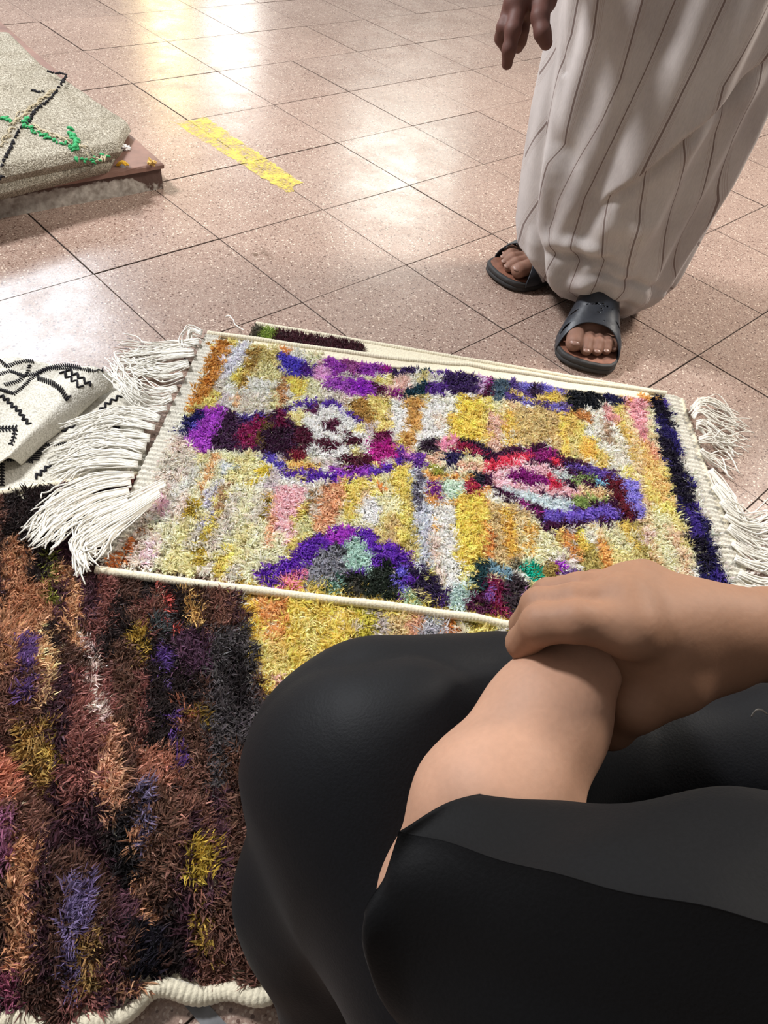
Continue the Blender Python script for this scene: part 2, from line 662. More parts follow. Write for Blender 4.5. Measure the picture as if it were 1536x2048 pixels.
def mat_step_side():
    m, nt, b = new_mat('worn_concrete')
    geo = nd(nt, 'ShaderNodeNewGeometry')
    n1 = nd(nt, 'ShaderNodeTexNoise', in_Scale=14.0, in_Detail=8.0, in_Roughness=.7)
    n2 = nd(nt, 'ShaderNodeTexNoise', in_Scale=70.0, in_Detail=6.0)
    for n in (n1, n2):
        nt.links.new(geo.outputs['Position'], n.inputs['Vector'])
    sep = nd(nt, 'ShaderNodeSeparateXYZ')
    nt.links.new(geo.outputs['Position'], sep.inputs[0])
    # flaking brown paint: the upper part of the face and the corner still wear it
    hz = nd(nt, 'ShaderNodeMapRange', in_1=0.020, in_2=0.052, in_3=-0.25, in_4=0.42)
    nt.links.new(sep.outputs[2], hz.inputs[0])
    hx = nd(nt, 'ShaderNodeMapRange', in_1=pc[0] - .075, in_2=pc[0] - .05, in_3=0.0, in_4=0.35)
    nt.links.new(sep.outputs[0], hx.inputs[0])
    s = math_n(nt, 'ADD', math_n(nt, 'ADD', n1.outputs[0], hz.outputs[0]), hx.outputs[0])
    pm = ramp(nt, [(0.60, (0, 0, 0)), (0.66, (1, 1, 1))])
    nt.links.new(s, pm.inputs[0])
    cc = ramp(nt, [(0.3, tuple(lin((132, 122, 112)))), (0.7, tuple(lin((196, 190, 180))))])
    nt.links.new(n2.outputs[0], cc.inputs[0])
    c = mixc(nt, cc.outputs[0], tuple(lin((84, 62, 54))), pm.outputs[0])
    nt.links.new(c, b.inputs['Base Color'])
    b.inputs['Roughness'].default_value = .8
    bp = nd(nt, 'ShaderNodeBump', in_Strength=.5, in_Distance=0.003)
    nt.links.new(n2.outputs[0], bp.inputs['Height'])
    nt.links.new(bp.outputs[0], b.inputs['Normal'])
    return m


def rounded_slab(x0, x1, y0, y1, z0, z1, bev, mat, name, parent, jit=0.0, nseg=60):
    """slab with a softened, slightly chipped top edge"""
    pts = []
    for a, b_ in (((x0, y0), (x1, y0)), ((x1, y0), (x1, y1)), ((x1, y1), (x0, y1)), ((x0, y1), (x0, y0))):
        for k in range(nseg):
            t = k / nseg
            pts.append((a[0] + (b_[0] - a[0]) * t, a[1] + (b_[1] - a[1]) * t))
    pts = np.array(pts)
    c = np.array([(x0 + x1) / 2, (y0 + y1) / 2])
    n = len(pts)
    rings = []
    for z, ins in ((z0, 0), (z1 - bev, 0), (z1 - bev * .3, bev * .3), (z1, bev)):
        q = pts.copy()
        q += np.sign(c - q) * ins * (np.abs(np.abs(q - c) - np.array([(x1 - x0) / 2, (y1 - y0) / 2])) < 1e-6)
        if jit:
            q += jit * vnoise(np.c_[pts, np.full(n, z * 30)], 3, 3, 30.0)[:, None] * np.sign(q - c) * .5
        rings.append(np.c_[q, np.full(n, z)])
    V = np.concatenate(rings)
    F = []
    for r in range(3):
        for i in range(n):
            j = (i + 1) % n
            F.append((r * n + i, r * n + j, (r + 1) * n + j, (r + 1) * n + i))
    V = np.concatenate([V, [[c[0], c[1], z1]]])
    for i in range(n):
        F.append((3 * n + i, 3 * n + (i + 1) % n, 4 * n, 4 * n))
    F = np.array(F)
    tri = F[:, 2] == F[:, 3]
    T3 = np.concatenate([F[~tri][:, [0, 1, 2]], F[~tri][:, [0, 2, 3]], F[tri][:, :3]])
    return np_mesh(name, V, T3, mat, parent, smooth=False)


sb = rounded_slab(-1.5 - pc[0] * 0, -0.0, 0, 2.6, 0, STEP_Z - .012, .002, mat_step_side(), 'concrete_face', step, .004)
st = rounded_slab(-1.5, 0.004, -.006, 2.6, STEP_Z - .0125, STEP_Z, .004,
                  mat_plain('worn_brown_top', (128, 96, 84), .45, .22, 25, .3), 'top_slab', step, .003)
_e = px2w(0, 437) - pc
step.rotation_euler[2] = math.atan2(-_e[1], -_e[0])
tag(step, 'low concrete step with flaking brown paint under the folded grey beige rug', 'step')

# ---- folded flat-woven rug lying on the step
def mat_weave(name, c1, c2, c3, sc=260.0, bump=.9):
    m, nt, b = new_mat(name)
    geo = nd(nt, 'ShaderNodeNewGeometry')
    n1 = nd(nt, 'ShaderNodeTexNoise', in_Scale=sc, in_Detail=2.0)
    n2 = nd(nt, 'ShaderNodeTexNoise', in_Scale=18.0, in_Detail=4.0)
    mp = nd(nt, 'ShaderNodeMapping')
    mp.inputs['Scale'].default_value = (1.0, .45, 1.0)
    mp.inputs['Rotation'].default_value = (0, 0, .35)
    nt.links.new(geo.outputs['Position'], mp.inputs['Vector'])
    nt.links.new(mp.outputs[0], n1.inputs['Vector'])
    nt.links.new(geo.outputs['Position'], n2.inputs['Vector'])
    vo = nd(nt, 'ShaderNodeTexVoronoi', in_Scale=sc * .8)
    nt.links.new(mp.outputs[0], vo.inputs['Vector'])
    r = ramp(nt, [(0.32, tuple(lin(c1))), (0.5, tuple(lin(c2))), (0.68, tuple(lin(c3)))])
    nt.links.new(n1.outputs[0], r.inputs[0])
    r2 = ramp(nt, [(0.3, (.82, .80, .76)), (0.7, (1.05, 1.05, 1.05))])
    nt.links.new(n2.outputs[0], r2.inputs[0])
    nt.links.new(mixc(nt, r.outputs[0], r2.outputs[0], 1.0, 'MULTIPLY'), b.inputs['Base Color'])
    b.inputs['Roughness'].default_value = .85
    b.inputs['Specular IOR Level'].default_value = .25
    bp = nd(nt, 'ShaderNodeBump', in_Strength=bump, in_Distance=0.003)
    bp.invert = True
    nt.links.new(vo.outputs['Distance'], bp.inputs['Height'])
    nt.links.new(bp.outputs[0], b.inputs['Normal'])
    return m


M['beige_weave'] = mat_weave('beige_weave', (104, 97, 84), (150, 143, 128), (190, 184, 170), 400.0, .7)
folded = empty('folded_rug', tuple(px2w(100, 260, STEP_Z)))


def cushion(corners, z0, z1, r, name, mat, n=90, seed=1, amp=.004):
    """soft slab over a quadrilateral footprint (4 world xy corners), rolled edges of radius r"""
    c = np.array(corners)
    s = np.linspace(0, 1, n)
    S, W = np.meshgrid(s, s, indexing='ij')
    P = ((1 - S) * (1 - W))[..., None] * c[0] + (S * (1 - W))[..., None] * c[1] + (S * W)[..., None] * c[2] + ((1 - S) * W)[..., None] * c[3]
    L1 = np.linalg.norm(c[1] - c[0])
    L2 = np.linalg.norm(c[3] - c[0])
    e = np.minimum(np.minimum(S, 1 - S) * L1, np.minimum(W, 1 - W) * L2)
    k = np.clip(e / r, 0, 1)
    prof = np.sqrt(np.maximum(0, 1 - (1 - k) ** 2))
    lump = amp * vnoise(P, seed, 3, 9.0) * k
    top = z0 + (z1 - z0) * (.5 + .5 * prof) + lump
    bot = z0 + (z1 - z0) * (.5 - .5 * prof)
    Vt = np.concatenate([P, top[..., None]], -1).reshape(-1, 3)
    Vb = np.concatenate([P, bot[..., None]], -1).reshape(-1, 3)
    F = np.concatenate([grid_faces(n, n), grid_faces(n, n)[:, ::-1] + n * n])
    o = np_mesh(name, np.concatenate([Vt, Vb]), F, mat)
    adopt(o, folded)

    def height(xy):
        d = ((P - np.asarray(xy)) ** 2).sum(-1)
        i = np.unravel_index(np.argmin(d), d.shape)
        return top[i]
    return height


def cxy(*pts, z):
    return [px2w(u, v, z)[:2] for u, v in pts]


h_low = cushion(cxy((-420, 492), (222, 326), (262, 258), (-150, -20), z=STEP_Z + .02), STEP_Z, STEP_Z + .032, .016, 'lower_fold', M['beige_weave'], seed=4)
q = cxy((-420, 475), (250, 302), (-20, 60), (-500, 90), z=STEP_Z + .045)
# corner of the top fold is rounded off, so build it as two neighbouring soft slabs in one sheet
h_top = cushion(cxy((-420, 446), (246, 298), (22, 72), (-420, 60), z=STEP_Z + .05), STEP_Z + .026, STEP_Z + .066, .024, 'upper_fold', M['beige_weave'], seed=9)


def on_surface(u, v, hf, z=.1, it=4):
    for _ in range(it):
        p = px2w(u, v, z)
        z = hf(p[:2])
    return np.array([p[0], p[1], z])


def px_line(pts, n):
    return spline(np.array(pts, float), n)


# black and green knotted lines across it
def yarn_line(pts, n, hf, size, mat, name, seed, wob=2.0, skip=0.0):
    r = np.random.default_rng(seed)
    mb = MB()
    L = px_line(pts, n)
    for k, (u, v) in enumerate(L):
        if r.uniform() < skip:
            continue
        p = on_surface(u + r.normal(0, wob), v + r.normal(0, wob), hf)
        a = r.uniform(0, 6.28)
        d = np.array([math.cos(a), math.sin(a), r.uniform(0, .4)]) * size * r.uniform(.7, 1.4)
        b_ = p + [0, 0, size * .25]
        V, F = tube(spline([b_ - d, b_ + [0, 0, size * .5], b_ + d], 5), size * np.array([.25, .5, .6, .5, .25]), 6)
        mb.add(V, F)
    o = mb.build(name, mat)
    o['kind'] = 'stuff'
    adopt(o, folded)
    return o


M['green_yarn'] = mat_plain('green_yarn', (40, 150, 88), .7, .3, 200, .3)
M['taupe_yarn'] = mat_plain('taupe_yarn', (176, 164, 138), .85, .25, 200, .3)
yarn_line([(131, 156), (122, 172), (104, 195), (84, 212), (66, 228), (58, 245), (38, 262), (26, 290), (14, 312), (0, 335), (-20, 350)], 70, h_top, .0042, M['black_yarn'], 'black_line', 1, .9)
yarn_line([(133, 152), (124, 148), (112, 148), (96, 144)], 14, h_top, .0038, M['black_yarn'], 'black_line', 2, .6)
yarn_line([(66, 182), (76, 185), (88, 184)], 9, h_top, .0035, M['black_yarn'], 'black_line', 3, .6)
yarn_line([(48, 252), (52, 246), (56, 238)], 9, h_top, .006, M['green_yarn'], 'green_line', 4, 1.6)
yarn_line([(54, 252), (70, 266), (92, 276), (108, 283), (130, 290), (150, 300), (180, 308), (214, 315)], 50, h_top, .0046, M['green_yarn'], 'green_line', 5, 2.6, .25)
yarn_line([(138, 268), (148, 280), (152, 292), (150, 304)], 16, h_top, .0075, M['green_yarn'], 'green_line', 6, 2.5)
yarn_line([(0, 238), (12, 240), (22, 246)], 10, h_top, .005, M['green_yarn'], 'green_line', 8, 1.6)
for k, L in enumerate(([(8, 292), (40, 240), (74, 210), (110, 180)], [(60, 250), (100, 268), (150, 288), (205, 306)])):
    mb = MB()
    for (u, v) in px_line(L, 46):
        p = on_surface(u + random.gauss(0, 4), v + random.gauss(0, 4), h_top)
        e = on_surface(u + random.uniform(8, 18) * (1 if k else -1), v + random.uniform(2, 10), h_top)
        mb.add(*tube(spline([p, (p + e) / 2 + [0, 0, .004], e], 5), .0014, 5))
    adopt(mb.build('taupe_threads', M['taupe_yarn']), folded)['kind'] = 'stuff'
tag(folded, 'thick grey beige woven rug with black and green lines folded on the low step', 'rug')

# litter on the step
def crumple(name, pos, size, mat, seed, sub=3, squash=.6):
    import bmesh
    bm = bmesh.new()
    bmesh.ops.create_icosphere(bm, subdivisions=sub, radius=1)
    r = np.random.default_rng(seed)
    for v in bm.verts:
        p = np.array(v.co)
        k = .65 + .5 * vnoise(p[None], seed, 3, 1.6)[0]
        v.co = Vector(p * k * np.array([1.2, .75, squash]))
    me = bpy.data.meshes.new(name)
    bm.to_mesh(me)
    bm.free()
    me.materials.append(mat)
    o = bpy.data.objects.new(name, me)
    col.objects.link(o)
    o.scale = (size,) * 3
    o.location = pos
    o.rotation_euler = (0, 0, seed)
    return o


pp = px2w(250, 300, STEP_Z)
o = crumple('paper_scrap', tuple(pp + [0, 0, .006]), .013, mat_plain('white_paper', (236, 234, 232), .7), 3, 3, .6)
tag(o, 'crumpled white paper scrap on the brown step beside the folded rug', 'paper scrap')
pp = px2w(301, 328, STEP_Z)
o = crumple('dried_blossom', tuple(pp + [.002, -.002, .004]), .0125, mat_plain('ochre_petal', (206, 168, 92), .7, .35, 300), 5, 3, .7)
tag(o, 'small ochre dried blossom at the corner of the low step', 'blossom')
pp = px2w(238, 333, STEP_Z)
mb = MB()
for k in range(7):
    a = pp + np.array([random.gauss(0, .003), random.gauss(0, .003), .003])
    mb.add(*tube(spline([a, a + [.008, -.004, .008], a + [.018, -.008 + random.gauss(0, .003), .001]], 7), .0022, 6))
o = mb.build('yarn_tuft', mat_plain('yellow_yarn', (226, 176, 40), .7, .2, 300))
tag(o, 'bright yellow yarn tuft under the front corner of the folded rug', 'yarn')

# ------------------------------------------------------------------ white kilim with black embroidery
kilim = empty('white_kilim', tuple(px2w(100, 850)))
M['kilim'] = mat_weave('white_weave', (182, 177, 164), (212, 208, 196), (228, 224, 214), 520.0, .35)


def patch(c, n, m_, zf, z=0.01):
    """bilinear sheet through 4 pixel corners laid on height z, then lifted by zf(s, w, xy)"""
    C = [px2w(u, v, z) for u, v in c]
    S, W = np.meshgrid(np.linspace(0, 1, n), np.linspace(0, 1, m_), indexing='ij')
    P = ((1 - S) * (1 - W))[..., None] * C[0] + (S * (1 - W))[..., None] * C[1] + (S * W)[..., None] * C[2] + ((1 - S) * W)[..., None] * C[3]
    P[..., 2] = zf(S, W, P[..., :2])
    return P, S, W


def sheet_faces_both(P, th):
    n, m_ = P.shape[:2]
    V = np.concatenate([P.reshape(-1, 3), P.reshape(-1, 3) - [0, 0, th]])
    f = grid_faces(n, m_)
    rim = []
    loop = [(i, 0) for i in range(n)] + [(n - 1, j) for j in range(1, m_)] + [(i, m_ - 1) for i in range(n - 2, -1, -1)] + [(0, j) for j in range(m_ - 2, 0, -1)]
    ids = [i * m_ + j for i, j in loop]
    for a, b_ in zip(ids, ids[1:] + ids[:1]):
        rim.append((a, a + n * m_, b_ + n * m_, b_))
    return V, np.concatenate([f, f[:, ::-1] + n * m_, np.array(rim)])


lowP, S, W = patch([(-120, 800), (275, 752), (300, 965), (-120, 1010)], 60, 40, lambda S, W, xy: .007 + .0025 * vnoise(xy, 5, 2, 9.0) + .004 * np.exp(-((W - .55) / .1) ** 2))
V, F = sheet_faces_both(lowP, .003)
o = np_mesh('cloth', V, F, M['kilim'])
adopt(o, kilim)


def flap_z(S, W, xy):
    lift = .012 + .034 * np.clip(S, 0, 1) ** 1.5 + .006 * vnoise(xy, 8, 2, 10.0) * S
    curl = np.where(S > .86, -.030 * ((S - .86) / .14) ** 2, 0)
    return lift + curl + .010 * np.exp(-((S - .45 + .2 * W) / .10) ** 2) - .006 * np.exp(-((W - .10) / .06) ** 2)


flapP, S, W = patch([(-140, 690), (232, 748), (36, 912), (-140, 1000)], 80, 60, flap_z, z=.03)
V, F = sheet_faces_both(flapP, .003)
o = np_mesh('folded_flap', V, F, M['kilim'])
adopt(o, kilim)


def near_height(P):
    Q = P.reshape(-1, 3)

    def f(xy):
        d = ((Q[:, :2] - xy) ** 2).sum(-1)
        return Q[np.argmin(d), 2]
    return f


hf_low, hf_flap = near_height(lowP), near_height(flapP)


def embroider(pts, hf, style, name='embroidery', step=7.0, w=4.0):
    """stitched motif along a pixel polyline: zigzag steps, ladders of short bars or a plain line of stitches"""
    pts = np.array(pts, float)
    seg = np.linalg.norm(np.diff(pts, axis=0), axis=1)
    n = max(3, int(seg.sum() / step))
    cum = np.r_[0, np.cumsum(seg)] / seg.sum()
    s = np.linspace(0, 1, n)
    L = np.c_[np.interp(s, cum, pts[:, 0]), np.interp(s, cum, pts[:, 1])]
    d = np.gradient(L, axis=0)
    d /= np.linalg.norm(d, axis=1)[:, None]
    nn = np.c_[-d[:, 1], d[:, 0]]
    mb = MB()

    def stitch(a, b_, r=.0011):
        pa, pb = on_surface(a[0], a[1], hf, .02, 3), on_surface(b_[0], b_[1], hf, .02, 3)
        mid = (pa + pb) / 2
        mb.add(*tube(np.array([pa + [0, 0, .0006], mid + [0, 0, .0013], pb + [0, 0, .0006]]), [r * .8, r, r * .8], 5))
    if style == 'zig':
        Z = L + nn * (np.where(np.arange(n) % 2 == 0, 1, -1)[:, None] * w)
        for a, b_ in zip(Z[:-1], Z[1:]):
            stitch(a, b_, .0020)
    elif style == 'ladder':
        for k in range(n):
            stitch(L[k] - nn[k] * w - d[k] * w * .4, L[k] + nn[k] * w + d[k] * w * .4, .0013)
    elif style == 'comb':
        for k in range(n):
            stitch(L[k] - nn[k] * w, L[k] - d[k] * w * .5, .0014)
            stitch(L[k] + nn[k] * w, L[k] - d[k] * w * .5, .0014)
        for a, b_ in zip(L[:-1], L[1:]):
            stitch(a, b_, .0010)
    else:
        for a, b_ in zip(L[:-1], L[1:]):
            stitch(a, b_, .0012)
    o = mb.build(name, M['black_yarn'])
    adopt(o, kilim)


embroider([(0, 722), (14, 734), (30, 728), (52, 722), (66, 724)], hf_flap, 'ladder', step=4, w=3.5)
embroider([(0, 750), (20, 742), (46, 752), (72, 748), (100, 735), (130, 730), (160, 735)], hf_flap, 'ladder', step=4, w=3)
embroider([(0, 780), (28, 788), (44, 776), (62, 758), (82, 745), (108, 738), (140, 736), (180, 741)], hf_flap, 'ladder', step=4, w=3)
embroider([(10, 770), (24, 768), (40, 760), (54, 748), (60, 734)], hf_flap, 'ladder', step=4, w=3.5)
embroider([(76, 757), (100, 765), (120, 778), (136, 800), (142, 806)], hf_flap, 'ladder', step=4.2, w=5)
embroider([(122, 744), (146, 762), (164, 776)], hf_flap, 'zig', step=6, w=5)
embroider([(134, 740), (160, 756), (184, 772)], hf_flap, 'zig', step=6, w=5)
embroider([(176, 740), (196, 746), (208, 754)], hf_flap, 'ladder', step=4, w=4)
embroider([(0, 792), (14, 800), (24, 812), (38, 822), (48, 838), (60, 850)], hf_flap, 'zig', step=5, w=4.5)
embroider([(0, 858), (18, 858), (34, 857)], hf_flap, 'comb', step=5, w=6)
embroider([(30, 862), (28, 876), (22, 890)], hf_flap, 'comb', step=5, w=5)
embroider([(16, 900), (50, 888), (90, 876), (130, 860), (160, 846)], hf_low, 'zig', step=8, w=3)
embroider([(198, 824), (214, 808), (232, 798), (248, 788)], hf_low, 'zig', step=6, w=4)
embroider([(178, 884), (196, 872), (212, 862), (242, 852)], hf_low, 'zig', step=6, w=4)
embroider([(212, 824), (232, 820), (262, 816)], hf_low, 'ladder', step=4, w=2.5)
embroider([(0, 918), (30, 918), (66, 922)], hf_low, 'comb', step=5, w=5)
embroider([(70, 920), (76, 906), (84, 892)], hf_low, 'ladder', step=3.6, w=8)
embroider([(94, 890), (120, 888), (146, 880), (156, 866)], hf_low, 'ladder', step=4, w=3)
embroider([(4, 930), (4, 950), (4, 972)], hf_low, 'comb', step=5, w=5)
embroider([(70, 955), (86, 944), (96, 934), (108, 926)], hf_low, 'zig', step=5, w=5)
embroider([(150, 906), (166, 902)], hf_low, 'zig', step=4, w=2)
tag(kilim, 'white flat-woven kilim with black embroidered zigzags, folded over beside the dark rug', 'rug')

# ------------------------------------------------------------------ pile rugs
def in_poly(P, poly):
    x, y = P[:, 0], P[:, 1]
    poly = np.asarray(poly, float)
    inside = np.zeros(len(P), bool)
    j = len(poly) - 1
    for i in range(len(poly)):
        xi, yi = poly[i]
        xj, yj = poly[j]
        c = ((yi > y) != (yj > y)) & (x < (xj - xi) * (y - yi) / (yj - yi + 1e-12) + xi)
        inside ^= c
        j = i
    return inside


def make_pile(name, R, N, C, length, blades, width, spread, lean, mat, parent, seed, rad=.0035, hue=.13):
    """tufts of silky cut yarn: every root gets a bunch of bent blades; C is the dye of each tuft"""
    r = np.random.default_rng(seed)
    n = len(R)
    R = np.repeat(R, blades, 0)
    N = np.repeat(N, blades, 0)
    tl = np.repeat(r.normal(0, spread, (n, 2)), blades, 0)
    tlen = np.repeat(r.uniform(.8, 1.15, n), blades)
    shade = np.repeat(r.normal(1, hue * .7, n), blades)
    C = np.repeat(C, blades, 0)
    k = len(R)
    ang = r.uniform(0, 2 * np.pi, k)
    rr = rad * np.sqrt(r.uniform(0, 1, k))
    off = np.c_[np.cos(ang) * rr, np.sin(ang) * rr, np.zeros(k)]
    dirn = N + np.c_[tl + r.normal(0, .28, (k, 2)) + np.asarray(lean), np.zeros(k)] + off * (.45 / rad)
    dirn /= np.linalg.norm(dirn, axis=1)[:, None]
    L = length * tlen * r.uniform(.7, 1.15, k)
    side = np.cross(dirn, r.normal(size=(k, 3)))
    side /= np.linalg.norm(side, axis=1)[:, None]
    bend = np.c_[tl * .6 + r.normal(0, .30, (k, 2)) + np.asarray(lean) * .6, r.uniform(-.7, -.1, k)]
    p0 = R + off
    p1 = p0 + dirn * (L * .55)[:, None]
    d2 = dirn + bend
    d2 /= np.linalg.norm(d2, axis=1)[:, None]
    p2 = p1 + d2 * (L * .5)[:, None]
    w = width * r.uniform(.6, 1.2, k)[:, None]
    V = np.stack([p0 - side * w * .5, p0 + side * w * .5, p1 - side * w * .55, p1 + side * w * .55, p2], 1)
    base = np.arange(k)[:, None, None] * 5
    F = (np.array([[0, 1, 3], [0, 3, 2], [2, 3, 4]])[None] + base).reshape(-1, 3)
    C = np.clip(C, 0, 1)
    C = C ** (.98 - .50 * C.max(1, keepdims=True))
    cc = np.clip(C * (shade * r.normal(1, hue, k))[:, None] * r.normal(1, .035, (k, 3)), 0.004, .93)
    cc = np.repeat(cc, 5, 0)
    o = np_mesh(name, V.reshape(-1, 3), F, mat, parent, cc, smooth=False)
    o['kind'] = 'stuff'
    return o


def bil(c, S, W):
    c = np.asarray(c)
    return ((1 - S) * (1 - W))[..., None] * c[0] + (S * (1 - W))[..., None] * c[1] + (S * W)[..., None] * c[2] + ((1 - S) * W)[..., None] * c[3]


def stripe_field(S, W, LS, LW, row, run, palette, weights, seed, wob=.004):
    """weft rows of yarn across the rug: along each row the dye changes in runs; neighbouring rows often share it"""
    r = np.random.default_rng(seed)
    pal = np.array([lin(p) for p in palette])
    w = np.array(weights, float)
    w /= w.sum()
    nr = int(LS / row) + 3
    nc = 400
    grid = np.zeros((nr, nc), int)
    x = np.linspace(0, LW, nc)
    prev = None
    for i in range(nr):
        line = np.zeros(nc, int)
        if prev is not None and r.uniform() < .55:
            line = prev.copy()
            for _ in range(3):
                a = r.uniform(0, LW)
                b_ = a + r.uniform(.3, 1.0) * run
                line[(x > a) & (x < b_)] = r.choice(len(pal), p=w)
        else:
            p = -r.uniform(0, run)
            while p < LW:
                q_ = p + run * r.uniform(.35, 1.7)
                line[(x >= p) & (x < q_)] = r.choice(len(pal), p=w)
                p = q_
        grid[i] = line
        prev = line
    s = S * LS + wob * vnoise(np.c_[S * LS, W * LW], seed + 1, 3, 14.0)
    ii = np.clip((s / row).astype(int), 0, nr - 1)
    jj = np.clip((W * (nc - 1)).astype(int) + np.random.default_rng(seed + 2).integers(-2, 3, W.shape), 0, nc - 1)
    return pal[grid[ii, jj]]


def selvedge(pts, r, mat, name, parent, pitch=.0048, sides=10):
    """edge of the rug overcast with thick wool: a bar with a bulge for every turn of yarn"""
    L = np.linalg.norm(np.diff(pts, axis=0), axis=1).sum()
    n = int(L / pitch * 6)
    P = spline(pts, n)
    s = np.arange(n)
    rr = r * (1 + .07 * np.abs(np.sin(s * np.pi / 6)) - .04) * (1 + .06 * vnoise(P, 12, 2, 20.0))
    V, F = tube(P, rr, sides)
    return np_mesh(name, V, F, mat, parent)


def tassel(path_px, count, zs, parent, seed, spreadpx=9.0, r=.0011, name='tassel'):
    """one bunch of twisted warp ends; path in pixels laid on heights zs"""
    g = np.random.default_rng(seed)
    path = np.array(path_px, float)
    m_ = len(path)
    mb = MB()
    zs = np.interp(np.linspace(0, 1, m_), np.linspace(0, 1, len(zs)), zs)
    lat0 = g.normal(0, 1.15, count)
    for k in range(count):
        q_ = path.copy()
        for i in range(m_):
            t = i / (m_ - 1)
            d = path[min(i + 1, m_ - 1)] - path[max(i - 1, 0)]
            d = d / (np.linalg.norm(d) + 1e-9)
            nrm = np.array([-d[1], d[0]])
            q_[i] += nrm * (lat0[k] * spreadpx * (.45 + .65 * t) + g.normal(0, 8.0) * t) + d * g.normal(0, 13.0) * (1 if i == m_ - 1 else .2 * t)
        P = np.array([px2w(u, v, z) for (u, v), z in zip(q_, zs)])
        P[:, 2] += g.uniform(0, .009) * np.linspace(.3, 1, m_) * np.array([1 if 0 < i < m_ - 1 else .5 for i in range(m_)])
        Q = spline(P, 18)
        w = vnoise(Q * 1.0 + g.uniform(0, 9, 3), seed * 31 + k, 2, 26.0)
        Q[:, :2] += g.uniform(.002, .010) * np.c_[w, -w[::-1]] * np.linspace(0, 1, 18)[:, None]
        mb.add(*tube(Q, r * g.uniform(.8, 1.15), 5))
    return mb.build(name, M['cotton'], parent)


# ---- main rug: yellow field with purple motifs
ZM = 0.030                                   # height of the pile tips the pattern was taken at
rug = empty('pile_rug', tuple(px2w(800, 980, 0)))
rug_in = Matrix.Translation(-Vector(rug.location))
MC4 = np.array([px2w(u, v, ZM) for u, v in ((414, 662), (1335, 784), (1516, 1312), (192, 1126))])
LS = (np.linalg.norm(MC4[1] - MC4[0]) + np.linalg.norm(MC4[2] - MC4[3])) / 2
LW = (np.linalg.norm(MC4[3] - MC4[0]) + np.linalg.norm(MC4[2] - MC4[1])) / 2


def rug_z(S, W, xy):
    return .019 + .0035 * vnoise(xy, 21, 2, 5.0) + .004 * np.exp(-((S - .56) / .03) ** 2)


def bow(P, S, W):
    """the long edges are not quite straight"""
    P = P.copy()
    n_ = MC4[3] - MC4[0]
    n_ = n_ / np.linalg.norm(n_)
    P += ((W * .004 * np.sin(S * 9 + .6))[..., None]) * n_
    return P


def rug_point(S, W):
    S, W = np.asarray(S, float), np.asarray(W, float)
    P = bow(bil(MC4, S, W), S, W)
    P[..., 2] = rug_z(S, W, P[..., :2])
    return P


S, W = np.meshgrid(np.linspace(0, 1.04, 120), np.linspace(0, 1, 70), indexing='ij')
V, F = sheet_faces_both(rug_point(S, W), .006)
adopt(np_mesh('backing', V, F, M['wool']), rug)

YEL = [((234, 222, 168), 6), ((226, 204, 124), 5), ((218, 180, 84), 2.5), ((240, 232, 208), 6), ((204, 176, 118), 4), ((240, 196, 140), 2.5), ((206, 194, 190), 2), ((178, 160, 84), 2), ((236, 206, 90), 3.5), ((232, 176, 160), 1.2), ((226, 150, 64), 1.2)]
PALE = [((232, 224, 178), 7), ((226, 212, 146), 4), ((202, 186, 112), 1.6), ((236, 230, 212), 6), ((212, 202, 186), 3), ((236, 208, 190), 2), ((198, 186, 190), 1.5), ((222, 200, 96), 2.5), ((206, 170, 120), 1)]
nS, nW = int(LS / .0080), int(LW / .0052)
S, W = np.meshgrid(np.linspace(.0, 1, nS), np.linspace(.0, 1, nW), indexing='ij')
S = S.ravel() + rng.normal(0, .0010 / LS, S.size)
W = W.ravel() + rng.normal(0, .0016 / LW, W.size)
f1 = stripe_field(S, W, LS, LW, .017, .13, [c for c, _ in YEL], [w for _, w in YEL], 31)
f2 = stripe_field(S, W, LS, LW, .017, .11, [c for c, _ in PALE], [w for _, w in PALE], 35)
base = np.where((S + .1 * vnoise(np.c_[S, W], 40, 2, 4.0) < .38)[:, None], f2, f1)
root = rug_point(S, W)
mid = root.copy()
mid[:, 2] = ZM
pxy = w2px(mid)
pxy += np.c_[vnoise(pxy, 51, 2, .09), vnoise(pxy, 52, 2, .09)] * 2.6 + rng.normal(0, 1.4, pxy.shape)

